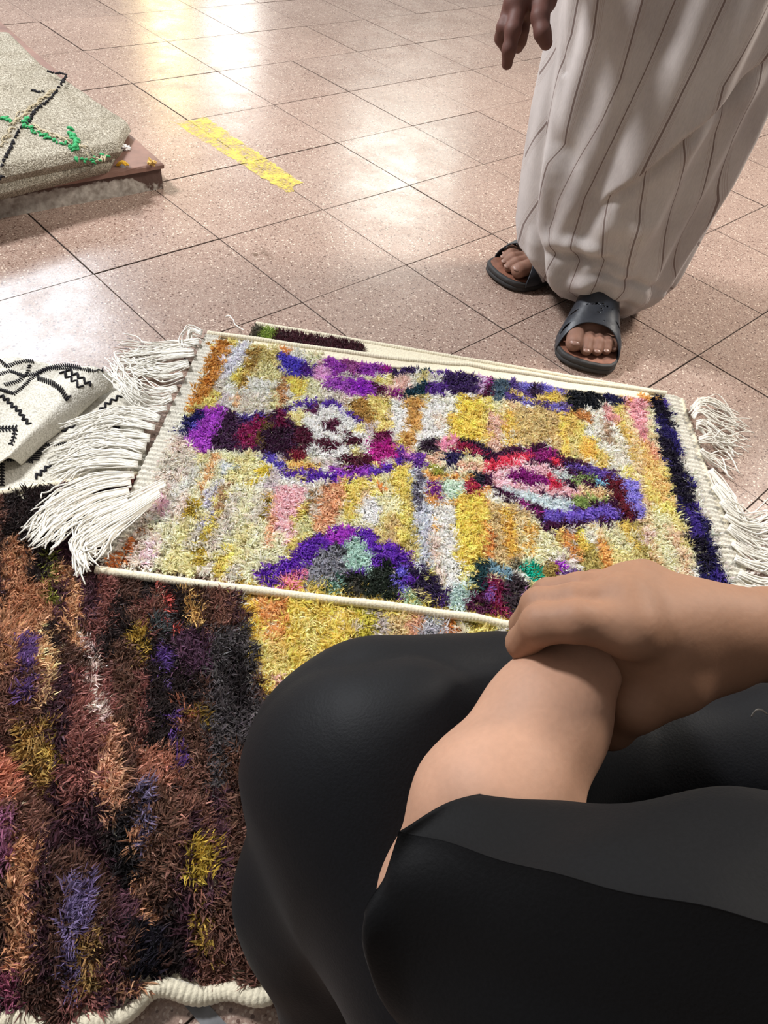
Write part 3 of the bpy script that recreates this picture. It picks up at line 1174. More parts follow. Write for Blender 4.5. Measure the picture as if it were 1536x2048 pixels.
RUG_PAINT = [
    # field: longer runs of single dyes, with a little shading painted in
    ((196, 128, 46), [(431, 669), (462, 669), (455, 695), (436, 739), (418, 786), (374, 820), (369, 812), (392, 765), (410, 724)]),
    ((216, 212, 228), [(465, 687), (496, 672), (488, 708), (468, 739), (449, 755), (436, 752), (446, 716)]),
    ((226, 200, 80), [(484, 716), (506, 716), (478, 768), (462, 766)]),
    ((176, 140, 66), [(500, 690), (522, 692), (490, 765), (478, 765)]),
    ((200, 120, 50), [(553, 672), (575, 676), (585, 692), (572, 700), (556, 690)]),
    ((186, 130, 76), [(560, 745), (574, 745), (575, 775), (563, 808), (553, 800)]),
    ((232, 200, 70), [(575, 740), (612, 752), (608, 785), (592, 800), (585, 770)]),
    ((232, 170, 120), [(466, 780), (478, 780), (474, 812), (464, 812)]),
    ((238, 164, 96), [(420, 906), (440, 901), (414, 958), (404, 984), (388, 984), (404, 948)]),
    ((168, 140, 34), [(362, 1034), (381, 1002), (401, 1002), (388, 1031)]),
    ((202, 198, 220), [(438, 945), (451, 955), (422, 995), (427, 1026), (407, 1052), (394, 1052), (412, 1015), (404, 992)]),
    ((214, 224, 234), [(444, 920), (470, 915), (466, 940), (446, 944)]),
    ((166, 128, 92), [(452, 955), (462, 960), (440, 1000), (446, 1030), (432, 1020), (434, 990)]),  # brown shadow next to the lavender run, painted into the pile colour
    ((216, 186, 44), [(532, 920), (544, 930), (500, 972), (496, 960), (513, 940)]),
    ((238, 166, 190), [(310, 984), (341, 997), (336, 1026), (318, 1026)]),
    ((236, 190, 200), [(288, 1088), (318, 1070), (308, 1104), (280, 1128)]),
    ((196, 100, 40), [(214, 1112), (269, 1070), (282, 1073), (248, 1114), (232, 1127)]),
    ((178, 120, 70), [(272, 1060), (288, 1044), (300, 1040), (290, 1060)]),
    ((188, 162, 50), [(430, 1036), (414, 1078), (401, 1127), (388, 1143), (391, 1096), (404, 1060)]),
    ((218, 192, 80), [(452, 1078), (470, 1078), (455, 1130), (432, 1160), (425, 1150)]),
    ((160, 136, 44), [(526, 1000), (542, 979), (537, 1031), (518, 1036)]),
    ((240, 158, 112), [(545, 985), (556, 985), (548, 1050), (540, 1090), (528, 1102), (534, 1040)]),
    ((242, 164, 172), [(552, 986), (562, 966), (615, 968), (604, 1004), (586, 1030), (586, 1080), (566, 1080), (549, 1043)]),
    ((226, 196, 90), [(600, 1010), (620, 1005), (618, 1020), (580, 1034)]),
    ((206, 202, 150), [(588, 1038), (624, 1024), (626, 1056), (590, 1080)]),
    ((218, 152, 106), [(641, 965), (693, 952), (686, 1000), (672, 1041), (630, 1056), (633, 1017)]),
    ((226, 196, 84), [(693, 950), (735, 945), (722, 985), (704, 1030), (684, 1032)]),
    ((160, 120, 70), [(612, 985), (634, 975), (628, 1010), (614, 1024)]),
    ((236, 234, 232), [(722, 990), (762, 980), (760, 1046), (718, 1036)]),
    ((216, 118, 44), [(753, 965), (773, 973), (760, 994)]),
    ((224, 196, 80), [(796, 912), (818, 912), (824, 990), (788, 990), (784, 945)]),
    ((172, 130, 58), [(690, 802), (732, 789), (758, 820), (740, 852), (711, 826)]),
    ((232, 200, 104), [(734, 790), (782, 792), (784, 850), (760, 858), (750, 830)]),
    ((242, 238, 230), [(784, 792), (810, 790), (812, 830), (808, 873), (787, 866)]),
    ((196, 148, 72), [(813, 789), (847, 789), (840, 850), (826, 893), (802, 878), (812, 840)]),
    ((242, 238, 230), [(847, 789), (893, 800), (897, 867), (870, 872), (830, 890), (842, 846)]),
    ((236, 208, 190), [(872, 820), (892, 820), (890, 850), (872, 850)]),
    ((232, 192, 58), [(904, 841), (922, 789), (961, 792), (968, 873), (940, 878), (901, 862)]),
    ((228, 178, 158), [(982, 815), (1008, 826), (1011, 899), (985, 888)]),
    ((238, 174, 54), [(1011, 818), (1024, 818), (1028, 888), (1013, 888)]),
    ((206, 178, 112), [(1026, 810), (1104, 813), (1104, 878), (1040, 884)]),
    ((238, 190, 70), [(1116, 820), (1136, 824), (1142, 900), (1124, 896)]),
    ((192, 128, 62), [(1154, 813), (1187, 818), (1182, 839), (1156, 836)]),
    ((242, 174, 54), [(1167, 862), (1198, 875), (1193, 920), (1167, 909)]),
    ((236, 196, 90), [(1193, 890), (1224, 905), (1222, 935), (1190, 922)]),
    ((176, 148, 120), [(1204, 830), (1226, 850), (1238, 880), (1222, 890), (1208, 862)]),  # brown-grey shading put into the pile colour, not a dye
    ((232, 220, 196), [(1228, 850), (1258, 880), (1262, 930), (1232, 930)]),
    ((218, 144, 142), [(1208, 800), (1226, 806), (1236, 832), (1224, 842), (1210, 826)]),
    ((232, 142, 152), [(1250, 797), (1294, 790), (1300, 816), (1296, 878), (1276, 855), (1263, 826)]),
    ((240, 180, 92), [(1272, 866), (1300, 880), (1312, 905), (1340, 960), (1352, 1010), (1324, 1000), (1290, 925)]),
    ((226, 150, 110), [(1300, 880), (1318, 890), (1322, 920), (1306, 905)]),
    ((234, 196, 88), [(1320, 900), (1338, 935), (1352, 980), (1338, 980)]),
    ((240, 196, 60), [(912, 992), (967, 982), (974, 1013), (967, 1107), (941, 1146), (917, 1120), (907, 1057)]),
    ((232, 168, 48), [(1000, 1013), (1021, 1015), (1037, 1114), (1021, 1114)]),
    ((216, 126, 52), [(972, 1050), (982, 1052), (990, 1109), (972, 1110)]),
    ((222, 164, 64), [(1042, 1039), (1068, 1052), (1073, 1122), (1060, 1109)]),
    ((226, 142, 62), [(1123, 1055), (1142, 1060), (1164, 1104), (1150, 1122), (1132, 1088)]),
    ((226, 186, 60), [(1150, 1050), (1165, 1052), (1180, 1100), (1166, 1102)]),
    ((224, 184, 72), [(1230, 1042), (1268, 1040), (1278, 1090), (1256, 1080)]),
    ((236, 190, 176), [(1280, 1048), (1310, 1060), (1300, 1088), (1282, 1084)]),
    ((238, 190, 150), [(1330, 1040), (1360, 1060), (1380, 1110), (1390, 1160), (1370, 1160), (1350, 1100)]),
    ((228, 190, 64), [(1335, 1128), (1362, 1140), (1372, 1180), (1350, 1180)]),
    ((196, 200, 212), [(820, 925), (852, 940), (860, 992), (864, 1133), (839, 1133), (829, 1018)]),
    ((96, 90, 110), [(834, 920), (842, 920), (846, 1000), (838, 1020), (832, 990)]),
    ((240, 234, 224), [(866, 1000), (908, 996), (914, 1120), (935, 1150), (895, 1186), (868, 1140)]),
    ((238, 206, 188), [(862, 1060), (878, 1060), (890, 1150), (880, 1170), (866, 1136)]),
    # top row of purple
    ((74, 56, 184), [(561, 700), (574, 699), (600, 716), (624, 721), (605, 748), (590, 745), (559, 737)]),
    ((84, 36, 140), [(608, 718), (639, 729), (621, 750), (602, 748)]),
    ((226, 152, 206), [(622, 738), (640, 716), (660, 722), (663, 745), (647, 760), (626, 750)]),
    ((152, 52, 174), [(645, 692), (686, 702), (720, 706), (784, 722), (787, 742), (748, 745), (706, 742), (664, 744), (650, 720)]),
    ((164, 76, 150), [(690, 712), (720, 716), (716, 738), (694, 738)]),
    ((172, 22, 152), [(758, 714), (784, 722), (785, 738), (764, 736)]),
    ((160, 66, 182), [(645, 768), (655, 750), (700, 753), (742, 757), (750, 782), (706, 788), (665, 776)]),
    ((150, 34, 190), [(700, 754), (742, 758), (742, 778), (708, 784)]),
    ((80, 18, 48), [(743, 758), (770, 766), (775, 784), (746, 784)]),
    ((140, 28, 130), [(768, 768), (805, 782), (800, 788), (770, 786)]),
    ((60, 36, 92), [(784, 723), (826, 723), (857, 727), (904, 735), (956, 742), (953, 784), (914, 784), (857, 782), (880, 758), (896, 748), (847, 738), (789, 753), (782, 740)]),
    ((22, 62, 74), [(822, 722), (857, 727), (857, 740), (836, 738), (824, 732)]),
    ((94, 54, 156), [(857, 728), (902, 735), (896, 748), (860, 742)]),
    ((22, 58, 74), [(808, 774), (857, 761), (864, 784), (812, 786)]),
    ((88, 44, 142), [(856, 762), (890, 756), (900, 784), (862, 785)]),
    ((216, 172, 226), [(956, 748), (970, 746), (966, 786), (955, 786)]),
    ((152, 42, 132), [(969, 745), (987, 742), (987, 766), (968, 766)]),
    ((84, 22, 62), [(978, 762), (987, 762), (986, 792), (966, 789), (968, 770)]),
    ((80, 102, 122), [(989, 743), (1013, 748), (1013, 794), (988, 790)]),
    ((86, 62, 134), [(1012, 750), (1039, 756), (1130, 769), (1143, 815), (1112, 817), (1062, 807), (1013, 794)]),
    ((122, 112, 208), [(1039, 757), (1060, 760), (1062, 776), (1041, 774)]),
    ((52, 26, 58), [(1061, 761), (1080, 764), (1082, 790), (1062, 786)]),
    ((122, 112, 208), [(1081, 762), (1122, 768), (1124, 780), (1086, 780)]),
    ((214, 180, 90), [(1010, 768), (1036, 776), (1062, 792), (1096, 784), (1136, 784), (1138, 798), (1090, 800), (1056, 798), (1030, 784)]),
    ((226, 190, 60), [(1092, 784), (1114, 782), (1116, 796), (1096, 798)]),
    ((122, 112, 208), [(1042, 788), (1058, 796), (1058, 806), (1044, 800)]),
    ((122, 112, 208), [(1100, 802), (1130, 800), (1126, 815), (1106, 815)]),
    ((16, 20, 28), [(1130, 773), (1156, 770), (1221, 774), (1236, 790), (1208, 800), (1193, 808), (1143, 815), (1134, 792)]),
    ((34, 32, 84), [(1208, 776), (1228, 780), (1250, 794), (1242, 806), (1212, 800)]),
    ((14, 16, 22), [(1232, 781), (1277, 786), (1252, 794)]),
    # left lozenge
    ((70, 36, 72), [(430, 820), (455, 808), (486, 828), (530, 817), (575, 806), (604, 820), (604, 918), (560, 906), (500, 896), (420, 892)]),
    ((30, 26, 92), [(358, 851), (371, 823), (408, 810), (400, 836), (374, 864), (348, 860)]),
    ((166, 52, 192), [(405, 812), (455, 806), (439, 838), (431, 864), (418, 898), (387, 897), (369, 867), (396, 840)]),
    ((84, 76, 210), [(376, 840), (390, 836), (392, 854), (378, 856)]),
    ((142, 26, 82), [(475, 851), (500, 838), (530, 817), (524, 850), (505, 890), (478, 892)]),
    ((80, 56, 150), [(480, 826), (524, 816), (520, 828), (490, 836)]),
    ((102, 76, 42), [(524, 832), (546, 826), (544, 852), (526, 856)]),
    ((102, 76, 42), [(508, 864), (526, 864), (524, 888), (508, 888)]),
    ((108, 20, 62), [(546, 812), (574, 808), (578, 846), (552, 850)]),
    ((56, 20, 50), [(530, 852), (576, 848), (582, 902), (532, 902)]),
    ((82, 42, 162), [(566, 812), (626, 796), (673, 795), (690, 810), (712, 826), (728, 848), (712, 842), (684, 816), (664, 806), (610, 808), (576, 822)]),
    ((228, 226, 220), [(578, 818), (610, 808), (664, 806), (690, 820), (716, 846), (744, 880), (744, 900), (716, 912), (676, 918), (612, 906), (596, 880), (590, 846)]),
    ((84, 22, 48), [(598, 840), (620, 850), (632, 876), (618, 898), (592, 900), (586, 860)]),
    ((86, 24, 56), [(640, 842), (660, 836), (684, 838), (682, 854), (646, 856)]),
    ((82, 22, 46), [(690, 866), (716, 868), (732, 880), (718, 888), (688, 882)]),
    ((82, 22, 46), [(632, 880), (660, 878), (684, 884), (676, 896), (634, 896)]),
    ((236, 208, 124), [(577, 822), (604, 812), (616, 822), (604, 838), (582, 838)]),
    ((100, 40, 80), [(612, 812), (636, 808), (634, 822), (616, 820)]),
    ((240, 208, 110), [(706, 850), (722, 846), (732, 860), (714, 866)]),
    ((240, 212, 130), [(700, 888), (722, 886), (726, 904), (706, 908)]),
    ((116, 24, 44), [(574, 886), (600, 896), (606, 920), (580, 912)]),
    ((82, 22, 46), [(682, 908), (742, 902), (746, 924), (700, 930), (676, 924)]),
    ((178, 22, 134), [(740, 866), (779, 860), (797, 896), (792, 910), (745, 922), (738, 896)]),
    ((112, 22, 74), [(740, 862), (779, 858), (782, 874), (746, 882)]),
    ((238, 168, 74), [(576, 910), (600, 920), (638, 920), (634, 934), (590, 934), (570, 922)]),
    ((80, 60, 176), [(505, 893), (543, 902), (578, 930), (566, 936), (538, 912)]),
    ((86, 36, 168), [(557, 926), (578, 934), (656, 940), (734, 934), (776, 926), (797, 902), (806, 914), (778, 936), (742, 948), (667, 954), (646, 958), (609, 951), (562, 941)]),
    ((150, 50, 186), [(664, 930), (740, 928), (744, 944), (670, 948)]),
    ((104, 46, 156), [(792, 884), (812, 896), (841, 897), (850, 916), (846, 940), (826, 922), (800, 908)]),
    ((196, 100, 190), [(806, 896), (826, 898), (830, 914), (812, 910)]),
    # right lozenge
    ((52, 30, 52), [(834, 880), (870, 867), (886, 880), (884, 896), (846, 896)]),
    ((232, 124, 162), [(873, 872), (914, 868), (924, 878), (909, 893), (883, 892)]),
    ((46, 22, 60), [(914, 866), (964, 880), (1013, 901), (976, 912), (930, 900), (912, 886)]),
    ((154, 26, 66), [(914, 874), (961, 886), (974, 902), (940, 900), (912, 891)]),
    ((236, 172, 142), [(847, 900), (888, 896), (888, 920), (856, 916)]),
    ((140, 142, 52), [(849, 917), (880, 924), (890, 945), (866, 944)]),
    ((46, 36, 88), [(892, 897), (926, 894), (918, 930), (891, 938)]),
    ((236, 172, 142), [(921, 916), (972, 922), (971, 941), (918, 934)]),
    ((34, 36, 56), [(934, 938), (972, 938), (981, 962), (940, 960)]),
    ((120, 32, 142), [(852, 956), (874, 958), (880, 990), (872, 994), (862, 974)]),
    ((192, 218, 194), [(880, 950), (935, 953), (936, 984), (909, 994), (880, 980)]),
    ((168, 32, 68), [(936, 961), (969, 961), (967, 980), (938, 988)]),
    ((72, 22, 62), [(972, 906), (1026, 888), (1075, 879), (1100, 881), (1135, 905), (1172, 918), (1230, 938), (1247, 950), (1284, 1040), (1200, 1046), (1133, 1052), (1086, 1056), (1068, 1030), (1019, 996), (985, 976), (966, 956), (974, 930)]),
    ((92, 62, 156), [(1138, 922), (1176, 926), (1230, 940), (1238, 954), (1150, 938)]),
    ((152, 28, 122), [(1056, 888), (1095, 890), (1122, 905), (1092, 917), (1058, 908)]),
    ((218, 32, 62), [(1036, 900), (1060, 894), (1066, 910), (1000, 926), (974, 938), (974, 916), (1008, 912)]),
    ((216, 30, 60), [(1095, 902), (1125, 914), (1136, 930), (1106, 922)]),
    ((242, 168, 178), [(980, 936), (1040, 915), (1070, 918), (1112, 930), (1146, 946), (1126, 962), (1166, 972), (1172, 988), (1120, 988), (1060, 976), (990, 964)]),
    ((132, 22, 118), [(1016, 944), (1042, 930), (1062, 936), (1092, 944), (1118, 960), (1110, 972), (1060, 962), (1030, 952)]),
    ((198, 28, 58), [(1098, 946), (1122, 954), (1122, 970), (1104, 974)]),
    ((198, 208, 206), [(1106, 934), (1140, 940), (1152, 954), (1124, 956)]),
    ((140, 162, 92), [(1144, 946), (1186, 944), (1192, 958), (1152, 960)]),
    ((102, 182, 218), [(1187, 948), (1210, 950), (1216, 963), (1194, 966)]),
    ((242, 184, 124), [(1164, 966), (1210, 966), (1224, 992), (1190, 990), (1160, 984)]),
    ((198, 214, 218), [(1004, 966), (1060, 978), (1120, 988), (1146, 994), (1142, 1012), (1110, 1018), (1070, 1006), (1030, 990)]),
    ((142, 164, 86), [(1144, 990), (1196, 988), (1224, 1000), (1172, 1007), (1144, 1009)]),
    ((154, 40, 130), [(1030, 990), (1052, 1000), (1074, 1020), (1084, 1036), (1062, 1024)]),
    ((108, 78, 190), [(1082, 1020), (1150, 1014), (1210, 1008), (1246, 1020), (1230, 1034), (1150, 1040), (1088, 1040)]),
    ((104, 22, 36), [(1212, 952), (1234, 946), (1252, 985), (1276, 1034), (1256, 1032), (1234, 995)]),
    ((126, 112, 216), [(1238, 952), (1275, 950), (1282, 985), (1295, 1036), (1268, 1022), (1250, 985)]),
    # hills along the near edge
    ((92, 32, 168), [(508, 1178), (523, 1122), (560, 1122), (618, 1070), (650, 1052), (700, 1046), (745, 1056), (766, 1082), (815, 1098), (832, 1120), (836, 1160), (800, 1212), (700, 1212), (520, 1188)]),
    ((156, 40, 182), [(642, 1060), (700, 1048), (710, 1066), (680, 1084), (652, 1080)]),
    ((228, 98, 142), [(548, 1166), (575, 1140), (605, 1128), (610, 1180), (575, 1188), (546, 1180)]),
    ((142, 142, 152), [(607, 1186), (612, 1125), (640, 1092), (672, 1085), (698, 1096), (692, 1130), (664, 1166), (656, 1192)]),
    ((70, 70, 76), [(664, 1088), (682, 1084), (690, 1100), (670, 1106)]),
    ((164, 198, 184), [(688, 1078), (715, 1064), (736, 1090), (752, 1120), (736, 1142), (696, 1132)]),
    ((46, 80, 70), [(646, 1158), (692, 1134), (688, 1196), (652, 1194)]),
    ((130, 170, 154), [(662, 1160), (684, 1150), (682, 1182), (662, 1186)]),
    ((34, 44, 34), [(684, 1144), (740, 1140), (752, 1124), (790, 1122), (800, 1170), (792, 1214), (720, 1210), (682, 1200)]),
    ((64, 62, 54), [(690, 1150), (722, 1146), (720, 1196), (690, 1190)]),
    ((96, 82, 204), [(788, 1124), (806, 1130), (812, 1168), (802, 1186), (792, 1150)]),
    ((42, 26, 66), [(814, 1122), (835, 1128), (862, 1140), (890, 1170), (908, 1238), (866, 1226), (840, 1180), (818, 1150)]),
    ((66, 34, 104), [(876, 1180), (894, 1182), (906, 1234), (876, 1228)]),
    ((152, 178, 148), [(796, 1196), (815, 1164), (836, 1176), (848, 1216), (798, 1220)]),
    ((194, 194, 52), [(841, 1205), (858, 1212), (856, 1226), (841, 1224)]),
    ((178, 204, 198), [(892, 1186), (930, 1160), (945, 1187), (934, 1236), (903, 1234)]),
    ((86, 26, 66), [(948, 1190), (969, 1150), (1055, 1156), (1062, 1187), (1056, 1256), (982, 1246), (930, 1238)]),
    ((72, 58, 66), [(1006, 1152), (1058, 1156), (1060, 1250), (1010, 1248)]),
    ((134, 26, 72), [(972, 1160), (1000, 1156), (1016, 1244), (990, 1240)]),
    ((150, 90, 200), [(974, 1176), (984, 1174), (990, 1206), (980, 1206)]),
    ((30, 62, 68), [(938, 1166), (958, 1116), (980, 1120), (976, 1150), (956, 1184)]),
    ((128, 168, 188), [(976, 1116), (1024, 1138), (1022, 1152), (980, 1144)]),
    ((122, 116, 96), [(1022, 1118), (1042, 1122), (1048, 1150), (1024, 1142)]),
    ((4, 168, 138), [(1040, 1120), (1076, 1132), (1090, 1168), (1050, 1148)]),
    ((156, 132, 62), [(1074, 1130), (1110, 1124), (1118, 1158), (1090, 1166)]),
    ((152, 32, 192), [(1110, 1126), (1122, 1120), (1136, 1152), (1120, 1154)]),
    ((110, 70, 150), [(1126, 1140), (1164, 1136), (1170, 1150), (1130, 1158)]),
    ((212, 132, 202), [(1046, 1182), (1078, 1168), (1072, 1198), (1048, 1198)]),
    ((216, 150, 70), [(484, 1156), (504, 1156), (498, 1178), (480, 1174)]),
]
dye = base.copy()
for rgb, poly in RUG_PAINT:
    dye[in_poly(pxy, poly)] = lin(rgb)
# navy band along the fringe side
left = np.array([(1299, 794), (1310, 815), (1320, 887), (1339, 932), (1357, 1011), (1378, 1059), (1394, 1117), (1421, 1183), (1462, 1312)])
right = np.array([(1331, 789), (1355, 837), (1365, 892), (1367, 929), (1386, 950), (1398, 1008), (1423, 1048), (1432, 1096), (1450, 1143), (1473, 1186), (1506, 1312)])
band = in_poly(pxy, np.concatenate([left, right[::-1]]))
nb = stripe_field(S, W, LS, LW, .011, .05, [(34, 26, 84), (62, 42, 134), (26, 18, 42), (44, 34, 110)], [3, 2, 3, 2], 77)
dye[band] = nb[band]
beyond = in_poly(pxy, np.concatenate([right, [(1560, 1312), (1420, 780)]]))
dye[beyond] = lin((208, 203, 190))
pl = np.array([(428, 666), (410, 724), (372, 806), (352, 850), (318, 920), (285, 990), (262, 1060), (212, 1110), (205, 1128)])
end_left = in_poly(pxy, np.concatenate([pl, [(100, 1128), (380, 640)]]))
keep = ~end_left & (W > .022) & (W < .978) & (pxy[:, 0] < np.interp(pxy[:, 1], right[:, 1], right[:, 0]) + 10)
keep &= ~((W < .045) & (S > .25) & (S < .93))
make_pile('pile', root[keep] - np.array(rug.location), np.tile([0, 0, 1.0], (keep.sum(), 1)), dye[keep] * 1.1, .0125, 17, .0026, .70, (-.16, -.26), M['pile'], rug, 61, rad=.0042)

# woven ends and overcast sides
for (s0, s1, nm) in ((-.004, .030, 'woven_end'), (.996, 1.046, 'woven_end')):
    S, W = np.meshgrid(np.linspace(s0, s1, 16), np.linspace(-.0, 1.0, 420), indexing='ij')
    P = rug_point(S, W)
    P[..., 2] += .003 + .0022 * np.abs(np.sin(np.arange(16) * 1.35))[:, None] + .0014 * np.sin(W * 330) - .010 * np.clip((S - 1.02) / .026, 0, 1)
    V, F = sheet_faces_both(P, .006)
    adopt(np_mesh(nm, V, F, M['band']), rug)
ss = np.linspace(.0, 1, 40)
for w_, rad in ((1.004, .0062), (-.004, .0050)):
    P = rug_point(ss, np.full(40, w_))
    P[:, 2] += .004
    adopt(selvedge(P, rad, M['wool'], 'overcast_edge', None), rug)
S, W = np.meshgrid(np.linspace(.1, .96, 120), np.linspace(.002, .040, 8), indexing='ij')
P = rug_point(S, W)
P[..., 2] += .004
V, F = sheet_faces_both(P, .004)
adopt(np_mesh('wool_border', V, F, M['wool']), rug)

TL = [
    ([(488, 662), (470, 654), (456, 636), (447, 622)], 1, [.03, .02, .012, .006]),
    ([(404, 668), (382, 662), (378, 684), (398, 700)], 12, [.03, .03, .02, .02]),
    ([(398, 684), (350, 694), (300, 700), (255, 706)], 22, [.03, .016, .006, .004]),
    ([(388, 706), (340, 712), (290, 722), (246, 728)], 24, [.03, .016, .006, .004]),
    ([(378, 728), (330, 742), (290, 742), (246, 742)], 22, [.03, .016, .006, .004]),
    ([(366, 752), (330, 762), (300, 752), (272, 738)], 14, [.03, .014, .006, .005]),
    ([(354, 776), (318, 784), (290, 780), (262, 768)], 14, [.03, .014, .006, .005]),
    ([(344, 796), (310, 806), (270, 790), (222, 732)], 14, [.03, .02, .03, .04]),
    ([(334, 815), (290, 820), (258, 790), (228, 742)], 12, [.03, .02, .03, .04]),
    ([(320, 836), (280, 826), (225, 824), (150, 852)], 20, [.03, .03, .028, .022]),
    ([(310, 856), (262, 846), (215, 846), (150, 866)], 20, [.03, .03, .028, .022]),
    ([(300, 876), (250, 872), (190, 872), (124, 896)], 22, [.03, .03, .024, .016]),
    ([(292, 896), (240, 888), (180, 892), (118, 914)], 22, [.03, .03, .024, .016]),
    ([(284, 914), (230, 906), (170, 914), (112, 936)], 22, [.03, .03, .024, .016]),
    ([(276, 932), (215, 930), (160, 944), (120, 962)], 20, [.03, .03, .026, .02]),
    ([(268, 950), (200, 958), (130, 988), (88, 1016)], 22, [.03, .035, .036, .034]),
    ([(262, 966), (190, 980), (110, 1020), (66, 1068)], 24, [.03, .036, .038, .036]),
    ([(258, 982), (190, 1000), (120, 1040), (78, 1080)], 24, [.03, .036, .038, .036]),
    ([(254, 996), (190, 1018), (140, 1050), (104, 1082)], 20, [.03, .036, .038, .036]),
    ([(330, 968), (262, 1006), (200, 1034), (168, 1066), (172, 1104)], 22, [.048, .048, .044, .038, .036]),
    ([(318, 984), (262, 1022), (200, 1060), (160, 1092), (176, 1130)], 24, [.048, .048, .044, .038, .036]),
    ([(300, 1006), (250, 1046), (196, 1084), (160, 1106), (166, 1134)], 22, [.046, .046, .042, .036, .036]),
    ([(262, 1034), (226, 1066), (206, 1090), (188, 1116)], 12, [.04, .044, .04, .036]),
]
for k, (p_, c_, z_) in enumerate(TL):
    adopt(tassel(p_, c_, z_, None, 200 + k, 6.5), rug)
TR = [
    ([(1382, 818), (1400, 806), (1430, 810), (1466, 836)], 16, [.03, .024, .012, .005]),
    ([(1386, 836), (1400, 824), (1432, 842), (1474, 862)], 16, [.03, .024, .012, .005]),
    ([(1392, 850), (1408, 850), (1436, 880), (1470, 900)], 16, [.03, .022, .010, .004]),
    ([(1398, 880), (1420, 878), (1446, 884), (1478, 884)], 12, [.03, .022, .012, .006]),
    ([(1402, 900), (1416, 912), (1436, 926), (1458, 940)], 14, [.03, .018, .008, .004]),
    ([(1420, 940), (1440, 970), (1462, 1004), (1476, 1050)], 18, [.03, .020, .012, .005]),
    ([(1430, 970), (1452, 1000), (1476, 1036), (1496, 1068)], 18, [.03, .020, .010, .005]),
    ([(1442, 1002), (1470, 1030), (1500, 1046), (1550, 1032)], 18, [.03, .018, .008, .005]),
    ([(1450, 1030), (1480, 1052), (1516, 1062), (1560, 1056)], 18, [.03, .018, .008, .005]),
    ([(1456, 1056), (1490, 1082), (1520, 1104), (1570, 1110)], 18, [.03, .018, .008, .005]),
    ([(1464, 1086), (1500, 1110), (1540, 1120), (1590, 1126)], 18, [.03, .018, .008, .005]),
    ([(1470, 1116), (1510, 1134), (1550, 1140), (1600, 1146)], 18, [.03, .018, .008, .005]),
    ([(1478, 1146), (1520, 1164), (1560, 1166), (1610, 1172)], 16, [.03, .018, .008, .005]),
    ([(1488, 1180), (1530, 1194), (1570, 1196), (1620, 1202)], 14, [.03, .018, .008, .005]),
    ([(1496, 1216), (1540, 1230), (1580, 1236), (1630, 1242)], 14, [.03, .018, .008, .005]),
    ([(1506, 1256), (1550, 1270), (1590, 1276), (1640, 1282)], 14, [.03, .018, .008, .005]),
]
for k, (p_, c_, z_) in enumerate(TR):
    adopt(tassel(p_, c_, z_, None, 300 + k, 7.0, .0012), rug)
tag(rug, 'shaggy yellow and cream pile rug with purple lozenges and white fringes', 'rug')

# ---- rug lying underneath, its corner showing past the far edge
under = empty('striped_rug', tuple(px2w(620, 690)))
UC = np.array([px2w(u, v, .012) for u, v in ((512, 648), (1300, 782), (1330, 860), (470, 740))])
S, W = np.meshgrid(np.linspace(0, 1, 60), np.linspace(0, 1, 20), indexing='ij')
P = bil(UC, S, W)
P[..., 2] = .011 + .003 * np.exp(-(W / .1) ** 2)
V, F = sheet_faces_both(P, .008)
adopt(np_mesh('backing', V, F, M['wool']), under)
P = bil(UC, np.linspace(0, 1, 30), np.full(30, -.004))
P[:, 2] = .012
adopt(selvedge(P, .0050, M['wool'], 'overcast_edge', None), under)
S, W = np.meshgrid(np.linspace(.005, .27, 40), np.linspace(.08, .5, 16), indexing='ij')
S, W = S.ravel() + rng.normal(0, .002, S.size), W.ravel() + rng.normal(0, .006, W.size)
R_ = bil(UC, S, W)
R_[:, 2] = .012
c = np.where((S < .022)[:, None], lin((90, 84, 70)), np.where((S < .055)[:, None], lin((136, 160, 60)), lin((78, 36, 46))))
make_pile('pile', R_ - np.array(under.location), np.tile([0, 0, 1.0], (len(R_), 1)), c, .012, 10, .0015, .5, (-.1, .1), M['pile'], under, 71)
tag(under, 'cream-edged rug with green and maroon pile peeking out beyond the yellow rug', 'rug')

# ---- golden rug underneath on the near side
gold = empty('golden_rug', tuple(px2w(650, 1300)))
GC = np.array([px2w(u, v, .022) for u, v in ((440, 1080), (1240, 1160), (1300, 1700), (566, 1620))])
LGs = np.linalg.norm(GC[1] - GC[0])
LGw = np.linalg.norm(GC[3] - GC[0])


def gold_z(xy):
    return .012 + .004 * vnoise(xy, 33, 2, 7.0)


S, W = np.meshgrid(np.linspace(0, 1, 60), np.linspace(0, 1, 40), indexing='ij')
P = bil(GC, S, W)
P[..., 2] = gold_z(P[..., :2]) - .002 * (W < .12)
V, F = sheet_faces_both(P, .006)
adopt(np_mesh('backing', V, F, M['wool']), gold)
n1, n2 = int(LGs / .0062), int(LGw / .0062)
S, W = np.meshgrid(np.linspace(0, 1, n1), np.linspace(.16, 1, n2), indexing='ij')
S, W = S.ravel() + rng.normal(0, .0015, S.size), W.ravel() + rng.normal(0, .003, W.size)
g1 = stripe_field(S, W, LGs, LGw, .022, .12, [(240, 200, 70), (236, 184, 50), (244, 214, 110), (228, 160, 52), (236, 196, 96)], [5, 4, 3, 1.3, 2], 81)
R_ = bil(GC, S, W)
R_[:, 2] = gold_z(R_[:, :2]) + .001
pg = w2px(R_ + [0, 0, .008]) + rng.normal(0, 3, (len(R_), 2))
